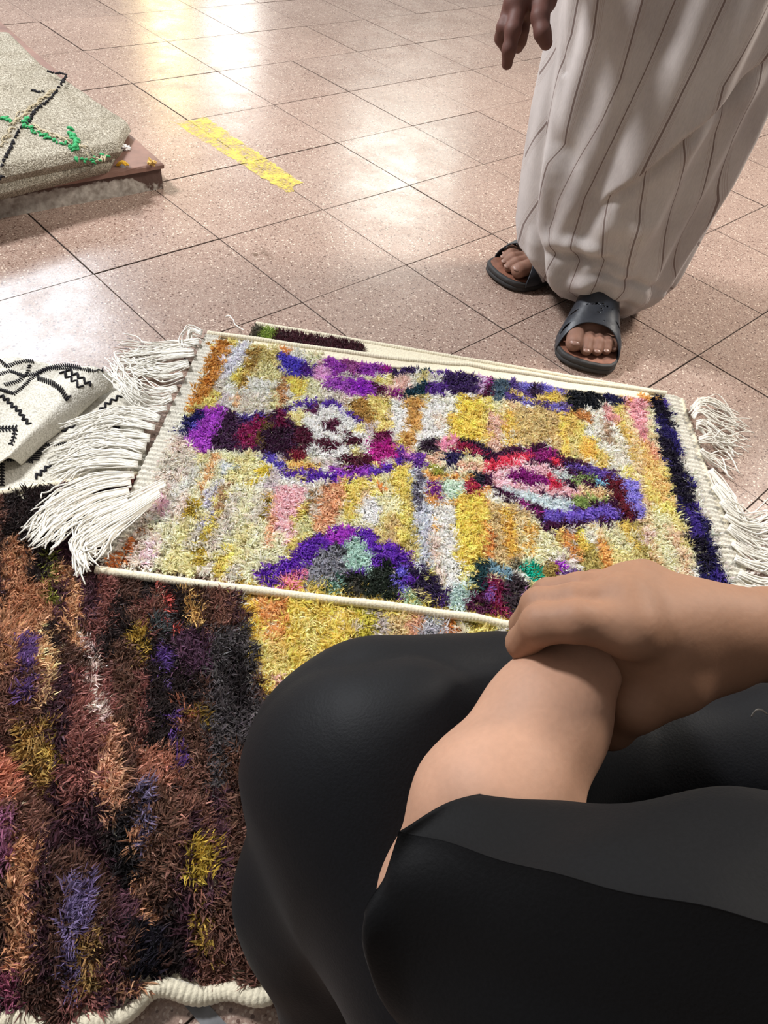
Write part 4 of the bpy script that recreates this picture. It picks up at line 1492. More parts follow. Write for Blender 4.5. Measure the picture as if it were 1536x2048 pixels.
for rgb, poly in [((226, 150, 74), [(515, 1195), (570, 1200), (575, 1260), (530, 1280)]),
                  ((206, 192, 60), [(712, 1215), (745, 1220), (760, 1300), (720, 1310)]),
                  ((216, 198, 170), [(700, 1230), (716, 1232), (726, 1300), (706, 1300)]),
                  ((200, 188, 184), [(744, 1215), (775, 1222), (780, 1300), (752, 1300)]),
                  ((226, 196, 130), [(775, 1222), (812, 1228), (812, 1300), (780, 1300)]),
                  ((226, 160, 120), [(812, 1228), (844, 1232), (840, 1300), (812, 1300)]),
                  ((196, 196, 204), [(844, 1232), (900, 1240), (900, 1300), (840, 1300)]),
                  ((206, 112, 44), [(896, 1238), (916, 1240), (920, 1300), (900, 1300)]),
                  ((240, 232, 196), [(916, 1240), (940, 1244), (940, 1310), (920, 1300)]),
                  ((244, 214, 110), [(940, 1244), (990, 1250), (990, 1310), (940, 1310)]),
                  ((240, 234, 222), [(988, 1250), (1020, 1254), (1060, 1330), (1010, 1330)]),
                  ((244, 240, 232), [(440, 1190), (476, 1190), (497, 1290), (512, 1360), (536, 1460), (480, 1460)]),
                  ((214, 160, 150), [(548, 1345), (566, 1345), (566, 1400), (550, 1400)])]:
    g1[in_poly(pg, poly)] = lin(rgb)
make_pile('pile', R_ - np.array(gold.location), np.tile([0, 0, 1.0], (len(R_), 1)), g1, .0165, 17, .0028, .75, (-.2, -.3), M['pile'], gold, 83, rad=.0045)
tag(gold, 'bright golden shaggy rug lying under the cream and purple rug', 'rug')

# ---- dark brown and plum rug, lower left
dark = empty('dark_rug', tuple(px2w(250, 1500)))
DC = np.array([px2w(u, v, .02) for u, v in ((-230, 1021), (690, 890), (690, 1925), (-250, 2104))])
LDs = (np.linalg.norm(DC[1] - DC[0]) + np.linalg.norm(DC[2] - DC[3])) / 2
LDw = (np.linalg.norm(DC[3] - DC[0]) + np.linalg.norm(DC[2] - DC[1])) / 2


def seg_dist(P, a, b_):
    a, b_ = np.asarray(a, float), np.asarray(b_, float)
    d = b_ - a
    t = np.clip(((P - a) @ d) / (d @ d), 0, 1)
    return np.linalg.norm(P - a - t[..., None] * d, axis=-1)


def inside_depth(xy, quad):
    q_ = np.asarray(quad)[:, :2]
    c = q_.mean(0)
    ds = []
    for k in range(4):
        a, b_ = q_[k], q_[(k + 1) % 4]
        n_ = np.array([-(b_ - a)[1], (b_ - a)[0]])
        n_ /= np.linalg.norm(n_)
        if (c - a) @ n_ < 0:
            n_ = -n_
        ds.append((xy - a) @ n_)
    return np.min(ds, 0)


VALLEY = [px2w(u, v)[:2] for u, v in ((-60, 1400), (60, 1560), (150, 1680), (300, 1830), (420, 1960))]


def dark_z(xy):
    d = np.min([seg_dist(xy, VALLEY[i], VALLEY[i + 1]) for i in range(len(VALLEY) - 1)], axis=0)
    up = np.array([math.cos(2.2), math.sin(2.2)])
    ridge = .020 * np.exp(-((d - .05) / .04) ** 2) - .010 * np.exp(-(d / .016) ** 2)
    z = .017 + ridge + .003 * vnoise(xy, 44, 2, 8.0)
    k = np.clip((inside_depth(xy, MC4) + .012) / .03, 0, 1)
    return z * (1 - k) + .0045 * k


def dark_pt(S, W):
    P = bil(DC, S, W)
    # the near end ripples over the floor
    nrm = (DC[3] - DC[0]) / np.linalg.norm(DC[3] - DC[0])
    P = P + ((W ** 6) * (.008 * np.sin(S * 17 + .9) + .004 * np.sin(S * 41)))[..., None] * nrm
    P[..., 2] = dark_z(P[..., :2]) * np.clip(1 - .55 * W ** 8, 0, 1)
    return P


S, W = np.meshgrid(np.linspace(0, 1, 110), np.linspace(0, 1, 110), indexing='ij')
V, F = sheet_faces_both(dark_pt(S, W), .006)
adopt(np_mesh('backing', V, F, M['wool']), dark)
for w_, rad in ((1.004, .0085), (-.004, .0070)):
    P = dark_pt(np.linspace(0, 1, 60), np.full(60, w_))
    P = P[inside_depth(P[:, :2], MC4) < .03]
    P[:, 2] = np.maximum(P[:, 2], .008)
    adopt(selvedge(P, rad, M['wool'], 'overcast_edge', None, .0052), dark)
n1, n2 = int(LDs / .0092), int(LDw / .0048)
S, W = np.meshgrid(np.linspace(0, 1, n1), np.linspace(.012, .985, n2), indexing='ij')
S, W = S.ravel() + rng.normal(0, .0009, S.size), W.ravel() + rng.normal(0, .0014, W.size)
BR = [((80, 54, 46), 8), ((98, 68, 56), 6), ((114, 76, 64), 4.5), ((82, 52, 62), 4), ((44, 34, 34), 5), ((170, 114, 80), 1.6), ((92, 62, 112), .3), ((160, 120, 60), .5), ((78, 72, 74), 1.0), ((68, 42, 50), 4.5), ((126, 76, 70), 2.5)]
dk = stripe_field(S, W, LDs, LDw, .015, .17, [c for c, _ in BR], [w for _, w in BR], 91, .003)
R_ = dark_pt(S, W)
pd = w2px(R_ + [0, 0, .012]) + rng.normal(0, 2.2, (len(R_), 2))
pd += np.c_[vnoise(pd, 53, 2, .06), vnoise(pd, 54, 2, .06)] * 3.0
for rgb, poly in [((226, 190, 176), [(158, 1268), (172, 1268), (186, 1340), (190, 1420), (204, 1460), (182, 1440), (166, 1380), (164, 1320)]),
                  ((196, 136, 92), [(112, 1120), (146, 1120), (156, 1180), (156, 1280), (140, 1300), (126, 1220)]),
                  ((216, 160, 104), [(66, 1240), (88, 1240), (96, 1330), (88, 1400), (66, 1400), (72, 1330)]),
                  ((92, 64, 118), [(30, 1262), (54, 1262), (60, 1330), (58, 1402), (30, 1400), (32, 1330)]),
                  ((122, 122, 52), [(84, 1100), (104, 1100), (106, 1180), (98, 1210), (86, 1160)]),
                  ((192, 70, 62), [(316, 1172), (342, 1176), (340, 1220), (350, 1258), (336, 1262), (324, 1222)]),
                  ((76, 80, 82), [(304, 1222), (330, 1222), (336, 1268), (310, 1266)]),
                  ((192, 142, 74), [(364, 1174), (390, 1174), (400, 1250), (388, 1258), (368, 1252)]),
                  ((166, 130, 48), [(256, 1246), (284, 1246), (290, 1316), (268, 1318)]),
                  ((90, 60, 130), [(306, 1282), (328, 1284), (330, 1340), (314, 1340)]),
                  ((80, 52, 72), [(344, 1258), (410, 1262), (414, 1340), (350, 1340)]),
                  ((116, 88, 150), [(322, 1360), (344, 1362), (340, 1382), (324, 1380)]),
                  ((84, 56, 122), [(330, 1420), (348, 1424), (360, 1500), (366, 1540), (346, 1536)]),
                  ((186, 100, 72), [(346, 1396), (366, 1396), (380, 1440), (360, 1440)]),
                  ((126, 98, 40), [(384, 1404), (406, 1404), (414, 1450), (394, 1456)]),
                  ((186, 128, 96), [(196, 1440), (226, 1450), (240, 1560), (240, 1640), (210, 1640), (196, 1540)]),
                  ((160, 100, 80), [(256, 1480), (356, 1500), (350, 1570), (260, 1570)]),
                  ((104, 94, 126), [(270, 1566), (296, 1564), (300, 1640), (286, 1700), (276, 1700)]),
                  ((192, 152, 64), [(84, 1454), (108, 1456), (118, 1520), (98, 1524)]),
                  ((168, 136, 44), [(384, 1680), (420, 1690), (420, 1760), (392, 1770), (376, 1730)]),
                  ((150, 118, 48), [(390, 1800), (420, 1830), (430, 1900), (410, 1900)]),
                  ((104, 88, 128), [(124, 1760), (168, 1760), (172, 1880), (150, 1990), (128, 1960)]),
                  ((156, 118, 66), [(160, 1860), (190, 1860), (186, 1980), (160, 1980)]),
                  ((140, 82, 112), [(-30, 1620), (14, 1620), (18, 1720), (-30, 1740)]),
                  ((176, 100, 76), [(-30, 1500), (20, 1520), (16, 1600), (-30, 1600)]),
                  ((120, 60, 80), [(-30, 1930), (30, 1930), (40, 2010), (-20, 2010)]),
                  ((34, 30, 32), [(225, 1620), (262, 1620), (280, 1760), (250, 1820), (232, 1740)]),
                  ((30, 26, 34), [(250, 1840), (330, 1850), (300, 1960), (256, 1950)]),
                  ((40, 34, 36), [(440, 1290), (480, 1290), (500, 1420), (460, 1420)])]:
    dk[in_poly(pd, poly)] = lin(rgb)
gz = 1e-3
nx = (dark_z(R_[:, :2] + [gz, 0]) - dark_z(R_[:, :2] - [gz, 0])) / (2 * gz)
ny = (dark_z(R_[:, :2] + [0, gz]) - dark_z(R_[:, :2] - [0, gz])) / (2 * gz)
NN = np.c_[-nx, -ny, np.ones(len(R_))]
NN /= np.linalg.norm(NN, axis=1)[:, None]
fp = [MC4[k][:2] + (MC4.mean(0)[:2] - MC4[k][:2]) * .05 for k in range(4)]
fg = [GC[k][:2] + (GC.mean(0)[:2] - GC[k][:2]) * .03 for k in range(4)]
hid = in_poly(R_[:, :2], fp) | in_poly(R_[:, :2], fg) | (pd[:, 0] > 660)
kp = ~hid
make_pile('pile', (R_ - np.array(dark.location))[kp], NN[kp], dk[kp], .0165, 18, .0022, .60, (.42, -.16), M['pile_dark'], dark, 93, rad=.0045, hue=.22)
tag(dark, 'dark brown and plum shaggy rug with copper streaks and cream edging', 'rug')

# ------------------------------------------------------------------ seated person in black, lower right
HR = np.array([MC[0, 0], MC[1, 0], 0.0])
HR /= np.linalg.norm(HR)                       # horizontal, to the right of the view
HF = np.array([-HR[1], HR[0], 0.0])            # horizontal, away from the camera
UP = np.array([0, 0, 1.0])
M['skin'] = mat_tint('skin', rough=.62, spec=.3, sss=.12, bump_scale=260, bump=.12, noise=.07)
M['black_cotton'] = mat_plain('black_cotton', (10, 11, 15), .62, .25, 500, .15, .18, .02)
M['black_shirt'] = mat_plain('black_shirt', (9, 9, 11), .7, .2, 500, .15, .14, .02)

lo, hi = np.array([-.26, -1.86, .24]), np.array([.46, -1.10, .66])
hstep = .0026
LA = Field(lo, hi, hstep)                      # left arm: bare forearm, wrist under the other hand
ELB = at(905, 1800, .450)
SHL = np.array([.02, -1.50, .50])
WRL = at(1163, 1306, .495)
LA.cone(SHL, ELB, .050, .043, .02)
LA.cone(ELB, at(985, 1620, .437), .041, .045, .02)
LA.cone(at(985, 1620, .437), at(1090, 1440, .468), .0455, .0365, .02)
LA.cone(at(1090, 1440, .468), WRL, .0365, .0285, .02, )
LA.cone(WRL + HR * .006, at(1178, 1270, .53), .026, .026, .02)
hb = at(1190, 1262, .575)                      # its own hand hangs loosely below the grip
LA.cone(at(1178, 1275, .52), hb, .027, .026, .015)
for k, (du, l) in enumerate(((-34, .060), (-12, .066), (10, .063), (32, .050))):
    a = at(1188 + du, 1266, .585)
    b1 = a + np.array([.004, .006, -.6]) * l * .9
    c1 = b1 - HF * l * .45 + UP * -.012
    LA.chain([a, b1, c1], [.0095, .0085, .0075], .004)
LA.chain([at(1150, 1290, .535), at(1135, 1310, .57), at(1140, 1330, .60)], [.012, .0105, .009], .006)

RA = Field(lo, hi, hstep)                      # right arm reaching across, hand closed over the wrist
SHR = np.array([.31, -1.77, .52])
ELR = at(2080, 1320, .53)
RA.cone(SHR, ELR, .048, .042, .02)
RA.cone(ELR, at(1760, 1275, .515), .043, .040, .02)
RA.cone(at(1760, 1275, .515), at(1530, 1268, .497), .038, .0285, .02)
RA.cone(at(1530, 1268, .497), at(1440, 1275, .487), .0285, .029, .015)
# back of the hand, wrist to knuckles
MCP = [at(1262, 1258, .447), at(1250, 1206, .463), at(1262, 1176, .484), at(1282, 1166, .505)]
for m_, ra, rb in zip(MCP, (.022, .021, .019, .017), (.0155, .0152, .014, .0125)):
    RA.cone(at(1452, 1262, .487), m_, ra, rb, .018)
RA.ell(at(1350, 1275, .474), (.034, .026, .026), .02)
RA.ell(at(1330, 1320, .478), (.028, .022, .022), .02)
FING = [
    ([at(1262, 1258, .447), at(1150, 1243, .443), at(1082, 1248, .452), at(1046, 1285, .476), at(1062, 1326, .505), at(1092, 1350, .522)], (.0150, .0128, .0128, .0108, .0098, .0085)),
    ([at(1250, 1206, .463), at(1150, 1205, .461), at(1078, 1212, .471), at(1050, 1250, .500), at(1070, 1300, .525)], (.0148, .0124, .0120, .0104, .0088)),
    ([at(1262, 1176, .484), at(1160, 1180, .482), at(1096, 1190, .492), at(1066, 1230, .520), at(1080, 1280, .545)], (.0138, .0116, .0112, .0096, .0082)),
    ([at(1282, 1166, .505), at(1190, 1170, .503), at(1126, 1180, .512), at(1096, 1220, .536), at(1104, 1260, .555)], (.0125, .0102, .0098, .0086, .0075)),
]
for pts, rad in FING:
    g = Field(lo, hi, hstep) if False else RA
    g.chain(pts, rad, .0035)
for m_, r_ in zip(MCP, (.0158, .0156, .0145, .013)):
    RA.ell(m_ - (-MC[:, 2]) * .002, (r_,) * 3, .014)
# thumb, along the near side of the wrist, web up to the index finger
RA.chain([at(1440, 1320, .487), at(1345, 1366, .470), at(1272, 1412, .472), at(1222, 1452, .492), at(1192, 1470, .512)], (.0215, .0185, .0148, .0132, .0105), .012)
RA.chain([at(1330, 1340, .470), at(1270, 1318, .474), at(1258, 1290, .466)], (.017, .010, .012), .012)
V1, F1 = LA.mesh()
V2, F2 = RA.mesh()


def skin_col(V, seed, rgb_fn):
    return rgb_fn(V) * (1 + .06 * vnoise(V, seed, 3, 30.0))[:, None]


inner, tan, knuck = lin((180, 139, 115)), lin((150, 112, 88)), lin((140, 98, 80))
ax_f = (WRL - ELB) / np.linalg.norm(WRL - ELB)
c1 = np.tile(inner, (len(V1), 1))
c2 = np.tile(tan, (len(V2), 1))
dk_ = np.min([np.linalg.norm(V2 - p, axis=1) for pts, _ in FING for p in pts[1:4]], axis=0)
wk = np.exp(-(dk_ / .012) ** 2)[:, None]
c2 = c2 * (1 - .35 * wk) + knuck * .35 * wk
c1 *= (1 + .05 * vnoise(V1, 3, 3, 30.0))[:, None]
c2 *= (1 + .05 * vnoise(V2, 4, 3, 30.0))[:, None]
# rest of the body, coarse: it is under the clothes or behind the camera
BO = Field((-.45, -2.15, .0), (.60, -1.05, 1.02), .009)
HIP_L, HIP_R = np.array([-.13, -1.70, .13]), np.array([.05, -1.86, .13])
KNL, KNR = at(748, 1548, .575), at(1590, 1580, .66)
ANL, ANR = at(668, 2000, .660), KNR + np.array([-.02, -.06, -.22])
shc = (SHL + SHR) / 2
hpc = (HIP_L + HIP_R) / 2
BO.cone(hpc + UP * .02, shc - UP * .02, .12, .115, .05)
BO.cone(SHL, SHR, .055, .055, .04)
BO.cone(HIP_L, KNL, .075, .055, .04)
BO.cone(KNL, ANL, .052, .036, .03)
BO.cone(HIP_R, KNR, .075, .055, .04)
BO.cone(KNR, ANR, .052, .036, .03)
neck = shc + np.array([.02, .05, .09])
BO.cone(shc, neck, .055, .05, .03)
head = neck + np.array([.035, .045, .125])
fw = (KNL + KNR) / 2 - hpc
fw[2] = 0
fw /= np.linalg.norm(fw)
rt = np.array([fw[1], -fw[0], 0])
Rh = np.stack([rt, fw, UP], 1)
BO.ell(head, (.075, .095, .115), .02, Rh)
BO.ell(head + fw * .07 - UP * .05, (.05, .04, .05), .03, Rh)
BO.ell(head + fw * .10 - UP * .01, (.013, .018, .022), .012, Rh)
for s in (-1, 1):
    BO.ell(head + rt * .076 * s, (.012, .022, .032), .008, Rh)
V3, F3 = BO.mesh()
c3 = np.tile(tan, (len(V3), 1))
person = np_mesh('seated_person', np.concatenate([V1, V2, V3]), np.concatenate([F1, F2 + len(V1), F3 + len(V1) + len(V2)]), M['skin'], None, np.concatenate([c1, c2, c3]))
tag(person, 'person in black clothes crouching at lower right, one hand clasping the other wrist', 'person')


def cloth_field(fn, name, mat, lo, hi, h, parent, wr=.004, seed=5, sc=14.0, smooth=True):
    f = Field(lo, hi, h)
    fn(f)
    V, F = f.mesh()
    n = vnoise(V * np.array([1.0, 1.0, .6]), seed, 3, sc)
    V = V + wr * (np.abs(n)[:, None] - .4) * np.array([.5, .5, .8])
    o = np_mesh(name, V, F, mat, parent)
    return o


def trousers(f):
    f.cone(KNL + UP * .005, HIP_L, .092, .115, .05)
    f.cone(at(830, 1512, .580), at(990, 1492, .60), .080, .082, .05)
    f.cone(at(722, 1560, .595), at(658, 1780, .650), .083, .072, .06)
    f.cone(at(658, 1780, .650), ANL, .072, .052, .05)
    f.cone(KNR, HIP_R, .095, .115, .05)
    f.cone(KNR, ANR, .088, .065, .05)
    f.cone(HIP_L, HIP_R, .12, .12, .06)
    # slack cloth between the knees
    f.cone(at(1010, 1480, .64), at(1480, 1560, .66), .07, .08, .06)


tr = cloth_field(trousers, 'trousers', M['black_cotton'], (-.42, -2.10, -.02), (.50, -1.02, .52), .007, person, .010, 6, 8.0)


for ank in (ANL, ANR):                          # black shoes, flat on the ground under the hems
    g0 = ank * np.array([1, 1, 0]) - fw * .05 + UP * .036
    g1 = g0 + fw * .15 - UP * .008
    fs_ = Field(np.minimum(g0, g1) - .09, np.maximum(g0, g1) + .09, .004)
    fs_.cone(g0, g1, .034, .030, .02)
    fs_.cone(g0 + fw * .08, g1, .036, .032, .02)
    fs_.F = np.maximum(fs_.F, (.004 - (fs_.lo[2] + fs_.h * np.arange(fs_.n[2])))[None, None, :].astype(np.float32))
    Vq, Fq = fs_.mesh()
    np_mesh('shoe', Vq, Fq, M['black_cotton'], person)


def loft(sections, n_ring, n_len, closed=True):
    """surface through closed sections (lists of 3-D points), smooth both ways"""
    R = []
    for s in sections:
        s = np.array(s)
        if closed:
            Q = np.concatenate([s[-2:], s, s[:2]])
            k = len(s)
            t = np.linspace(0, k, n_ring, endpoint=False)
            full = spline(Q, (len(Q) - 1) * 24 + 1)
            R.append(np.stack([np.interp((t + 2) * 24, np.arange(len(full)), full[:, c]) for c in range(3)], 1))
        else:
            R.append(spline(s, n_ring))
    R = np.array(R)
    out = np.stack([spline(R[:, i], n_len) for i in range(R.shape[1])], 0)
    return out                                   # (ring, len, 3)


# loose short sleeve round the left elbow, hem towards the wrist
secs = [
    [at(800, 1650, .374), at(905, 1597, .388), at(1010, 1580, .402), at(1110, 1600, .416), at(1196, 1650, .440), at(1120, 1800, .505), at(900, 1920, .505), at(738, 1850, .385), at(772, 1740, .374)],
    [at(850, 1668, .374), at(960, 1600, .386), at(1080, 1592, .400), at(1180, 1614, .418), at(1250, 1690, .450), at(1160, 1900, .510), at(920, 2020, .500), at(738, 1930, .385), at(786, 1790, .368)],
    [at(1010, 1720, .350), at(1120, 1640, .370), at(1220, 1604, .392), at(1310, 1612, .418), at(1370, 1720, .460), at(1280, 2000, .510), at(1000, 2150, .480), at(800, 2040, .395), at(900, 1880, .360)],
    [at(1290, 1780, .318), at(1380, 1680, .345), at(1430, 1600, .380), at(1520, 1600, .420), at(1560, 1760, .470), at(1440, 2150, .500), at(1180, 2300, .450), at(1010, 2200, .360), at(1150, 1990, .335)],
    [at(1640, 1860, .300), at(1700, 1740, .330), at(1720, 1620, .370), at(1790, 1610, .420), at(1820, 1800, .470), at(1700, 2250, .480), at(1480, 2400, .420), at(1380, 2300, .340), at(1510, 2080, .315)],
    [at(2000, 1980, .285), at(2040, 1800, .320), at(2040, 1660, .370), at(2080, 1640, .420), at(2100, 1850, .470), at(2000, 2300, .460), at(1850, 2450, .400), at(1800, 2350, .330), at(1900, 2150, .30)],
]
for k, s_ in enumerate(secs):                   # keep the crease along the top of the sleeve crisp
    secs[k] = [s_[0] + (s_[1] - s_[0]) * .10] + list(s_[1:]) + [s_[0] + (s_[-1] - s_[0]) * .10, s_[0]]
G = loft(secs, 144, 90)
n = vnoise(G, 15, 2, 12.0)
G = G + (.004 * n)[..., None] * np.array([.4, .4, 1.0])
Gi = G + (G.mean(0, keepdims=True) - G) * .035
nr, nl = G.shape[:2]
V = np.concatenate([G.reshape(-1, 3), Gi.reshape(-1, 3)])
f = grid_faces(nr, nl, wrap_u=True)
rim = [(i * nl, nr * nl + i * nl, nr * nl + ((i + 1) % nr) * nl, ((i + 1) % nr) * nl) for i in range(nr)]
sleeveV, sleeveF = V, np.concatenate([f[:, ::-1], f + nr * nl, np.array(rim)])


def shirt_body(f):
    f.cone(hpc + UP * .0, shc - UP * .03, .165, .14, .05)
    f.cone(SHL + np.array([.03, -.03, .0]), SHR, .075, .075, .05)
    f.cone(SHR, ELR * .6 + SHR * .4, .072, .068, .03)
    f.cone(hpc + fw * .08, shc + fw * .02 - UP * .08, .15, .12, .05)


fb = Field((-.42, -2.12, .0), (.56, -1.2, .66), .008)
shirt_body(fb)
Vs, Fs = fb.mesh()
Vs = Vs + .006 * vnoise(Vs, 8, 3, 10.0)[:, None] * np.array([.6, .6, .3])
sh = np_mesh('shirt', np.concatenate([sleeveV, Vs]), np.concatenate([sleeveF, Fs + len(sleeveV)]), M['black_shirt'], person)


def hair_f(f):
    f.ell(head + UP * .02 - fw * .012, (.083, .100, .112), .01, Rh)


fh = Field(head - .16, head + .17, .006)
hair_f(fh)
Vh, Fh = fh.mesh()
loc = (Vh - head) @ Rh
drop = (loc[:, 1] > .03) & (loc[:, 2] < .045)
good = ~drop[Fh].any(1)
Vh = Vh + .003 * vnoise(Vh, 9, 3, 60.0)[:, None]
np_mesh('hair', Vh, Fh[good], mat_plain('dark_hair', (30, 24, 22), .5, .3, 300), person)

# loose white thread on the black cloth
mb = MB()
a = at(1500, 1432, .52)
mb.add(*tube(spline([at(1503, 1433, .535), at(1512, 1421, .530), at(1522, 1420, .530), at(1534, 1428, .535)], 14), .0007, 6))
thread = mb.build('thread', M['cotton'], person)

# ------------------------------------------------------------------ standing man in a striped robe
man_root = None
toeL = px2w(1163, 746)                         # left foot, nearest
dirL = px2w(1183, 618) - toeL
dirL /= np.linalg.norm(dirL)                   # towards the heel
toeR = px2w(989, 566)
dirR = px2w(1098, 538) - toeR
dirR /= np.linalg.norm(dirR)
SL, SW = .285, .128                            # sandal length and width


def frame(toe, d):
    x = -d                                     # forward
    y = np.cross(UP, x)                        # to the foot's left
    o_ = toe + d * SL                          # heel point
    return o_, x, y


def half_width(t):
    """sole half width along the foot, t from heel 0 to toe 1"""
    tt = np.array([0, .02, .08, .2, .4, .6, .75, .88, .95, .985, 1.0])
    ww = np.array([.05, .35, .60, .68, .66, .84, 1.0, .96, .78, .50, .08])
    return np.interp(t, tt, ww) * SW / 2


def mid_line(t, s):
    return s * (.006 * np.sin(t * np.pi) - .004)


SKIN_M = lin((136, 100, 84))
M['strap'] = mat_plain('black_leather', (44, 47, 54), .42, .25, 60, .25, .5)
M['sole'] = mat_plain('dark_rubber_sole', (50, 48, 48), .7, .2, 80, .3)
M['insole'] = mat_plain('brown_insole', (128, 84, 66), .6, .25, 60, .3)
SOLE_H = .022


def make_sandal(o_, x, y, s, parent):
    """s: +1 when the big toe lies on the +y side"""
    t = np.linspace(0, 1, 70)
    outl = []
    for sg in (1, -1):
        tt = t if sg == 1 else t[::-1]
        outl.append(np.c_[tt * SL, sg * half_width(tt) + mid_line(tt, s)])
    outl = np.concatenate(outl)
    n = len(outl)
    cen = outl.mean(0)
    rings = []
    for z, sc in ((0.0, .965), (.003, 1.0), (.010, 1.0), (.0115, .985), (.013, 1.0), (SOLE_H - .002, 1.0), (SOLE_H, .985), (SOLE_H, .93)):
        p = cen + (outl - cen) * sc
        lift = .004 * np.clip((p[:, 0] / SL - .75) / .25, 0, 1) ** 2
        rings.append(o_ + p[:, :1] * x + p[:, 1:] * y + (z + lift)[:, None] * UP)
    V = np.concatenate(rings)
    F = []
    for k in range(len(rings) - 1):
        for i in range(n):
            j = (i + 1) % n
            F.append((k * n + i, k * n + j, (k + 1) * n + j, (k + 1) * n + i))
    mb = MB()
    mb.add(V, np.array(F))
    sole = mb.build('sole', M['sole'], parent)
    p = cen + (outl - cen) * .945
    lift = .004 * np.clip((p[:, 0] / SL - .75) / .25, 0, 1) ** 2
    top = o_ + p[:, :1] * x + p[:, 1:] * y + (SOLE_H + .0006 + lift)[:, None] * UP
    V = np.concatenate([top, [top.mean(0)]])
    F = np.array([(i, (i + 1) % n, n) for i in range(n)])
    np_mesh('insole', V, F, M['insole'], parent)
    # upper: broad strap arched over the foot, with cut-outs towards the sides
    nu, nv = 110, 90
    a = np.linspace(0, 1, nu)                  # across
    b_ = np.linspace(0, 1, nv)                 # back to front
    A_, B_ = np.meshgrid(a, b_, indexing='ij')
    ang = np.pi * A_
    front = .855 - .11 * np.sin(ang) ** 2 + .02 * np.cos(ang) * s
    back = .40 + .05 * np.sin(ang)
    tt = back + (front - back) * B_
    w = half_width(tt) * 1.03 - .001
    hgt = np.interp(tt, [.4, .55, .7, .85, 1], [.108, .092, .066, .040, .034])
    ex = .75
    lat = np.sign(np.cos(ang)) * np.abs(np.cos(ang)) ** ex
    z = SOLE_H - .008 + hgt * np.sin(ang) ** .72
    z += .0012 * np.sin(B_ * 60) * (np.abs(np.cos(ang)) < .3) * 0
    P = o_ + (tt * SL)[..., None] * x + (lat * w + mid_line(tt, s))[..., None] * y + z[..., None] * UP
    F = grid_faces(nu, nv)
    ca, cb = A_.reshape(-1)[F].mean(1), B_.reshape(-1)[F].mean(1)
    hole = np.zeros(len(F), bool)
    for c0, hb, la, lb in ((.20, .70, .12, .030), (.80, .58, .10, .030), (.25, .40, .035, .022), (.82, .83, .09, .030)):
        # slits slant forward towards the middle
        da = ca - c0
        db = cb - (hb + (.22 if c0 < .5 else -.22) * da * 0 + .10 * np.abs(da) / .1 * .2)
        hole |= (da / la) ** 2 + (db / lb) ** 2 < 1
    r_ = np.random.default_rng(3)
    for k in range(16):
        c0, hb = .5 + r_.normal(0, .055), .60 + r_.normal(0, .09)
        hole |= ((ca - c0) / .008) ** 2 + ((cb - hb) / .012) ** 2 < 1
    o = np_mesh('strap', P.reshape(-1, 3), F[~hole], M['strap'], parent)
    md = o.modifiers.new('thick', 'SOLIDIFY')
    md.thickness = .0028
    md.offset = 0
    return sole


def foot_field(f, o_, x, y, s):
    def L(px_, py_, pz_):
        return o_ + x * px_ + y * (py_ * s) + UP * pz_
    b0 = SOLE_H
    f.ell(L(.035, 0, b0 + .030), (.034, .030, .030), .02, np.stack([x, y, UP], 1))
    f.cone(L(.05, 0, b0 + .032), L(.19, .014, b0 + .020), .030, .021, .03)
    f.cone(L(.07, .0, b0 + .05), L(.17, .002, b0 + .024), .030, .022, .03)
    f.cone(L(.12, -.012, b0 + .02), L(.185, -.030, b0 + .014), .022, .016, .03)
    f.cone(L(.055, 0, b0 + .06), L(.045, 0, b0 + .20), .034, .036, .03)
    toes = [(.0315, .264, .0172, .190), (.0045, .268, .0118, .196), (-.0165, .259, .0112, .194), (-.0345, .247, .0106, .188), (-.0490, .230, .0098, .176)]
    for ty, tx, r_, bx in toes:
        f.chain([L(bx, ty * .85, b0 + .020), L((bx + tx) / 2 + .004, ty, b0 + .021), L(tx - .012, ty, b0 + r_ + .002)], [r_ * 1.0, r_ * .98, r_], .004)
    return [(L(tx - .004, ty, b0 + r_ * 1.75), r_) for ty, tx, r_, bx in toes]


mlo, mhi = np.array([.86, -.92, 0]), np.array([1.45, -.30, .20])
FT = Field(mlo, mhi, .0026)
oL, xL, yL = frame(toeL, dirL)
oR, xR, yR = frame(toeR, dirR)
sL, sR = -1, 1
# which side is the big toe: left foot seen from the front has it on the image left
if (yL @ HR) < 0:
    sL = 1
if (yR @ HR) < 0:
    sR = -1
nails = foot_field(FT, oL, xL, yL, sL) + foot_field(FT, oR, xR, yR, sR)
Vf, Ff = FT.mesh()

GC_ = (oL + oR) / 2                             # ground under the body
ankL, ankR = oL + xL * .045, oR + xR * .045
hipc = GC_ + HF * .10 + UP * .90 + HR * .02
shou = hipc + UP * .46 - HF * .12
MB_ = Field(GC_ + np.array([-.75, -.75, .05]), GC_ + np.array([.75, .75, 1.80]), .013)
for ank, sgn in ((ankL, 1), (ankR, -1)):
    hp = hipc + HR * .085 * sgn
    kn = (ank + hp) / 2 - HF * .02
    kn[2] = .48
    MB_.cone(ank + UP * .10, kn, .036, .052, .03)
    MB_.cone(kn, hp, .055, .078, .04)
MB_.cone(hipc, shou - UP * .06, .13, .14, .06)
MB_.cone(shou - HR * .18, shou + HR * .18, .06, .06, .05)
hd = shou + UP * .24 - HF * .05
MB_.cone(shou, hd, .055, .055, .03)
Rm = np.stack([HR, -HF, UP], 1)
MB_.ell(hd + UP * .04, (.075, .095, .115), .02, Rm)
MB_.ell(hd - HF * .09 + UP * .01, (.014, .02, .024), .012, Rm)
for sgn in (-1, 1):
    MB_.ell(hd + HR * .077 * sgn + UP * .03, (.012, .022, .032), .008, Rm)
wr_ = at(1072, -70, 1.06)
el_ = at(1090, -330, 1.10)
MB_.cone(shou - HR * .2, el_, .052, .042, .03)
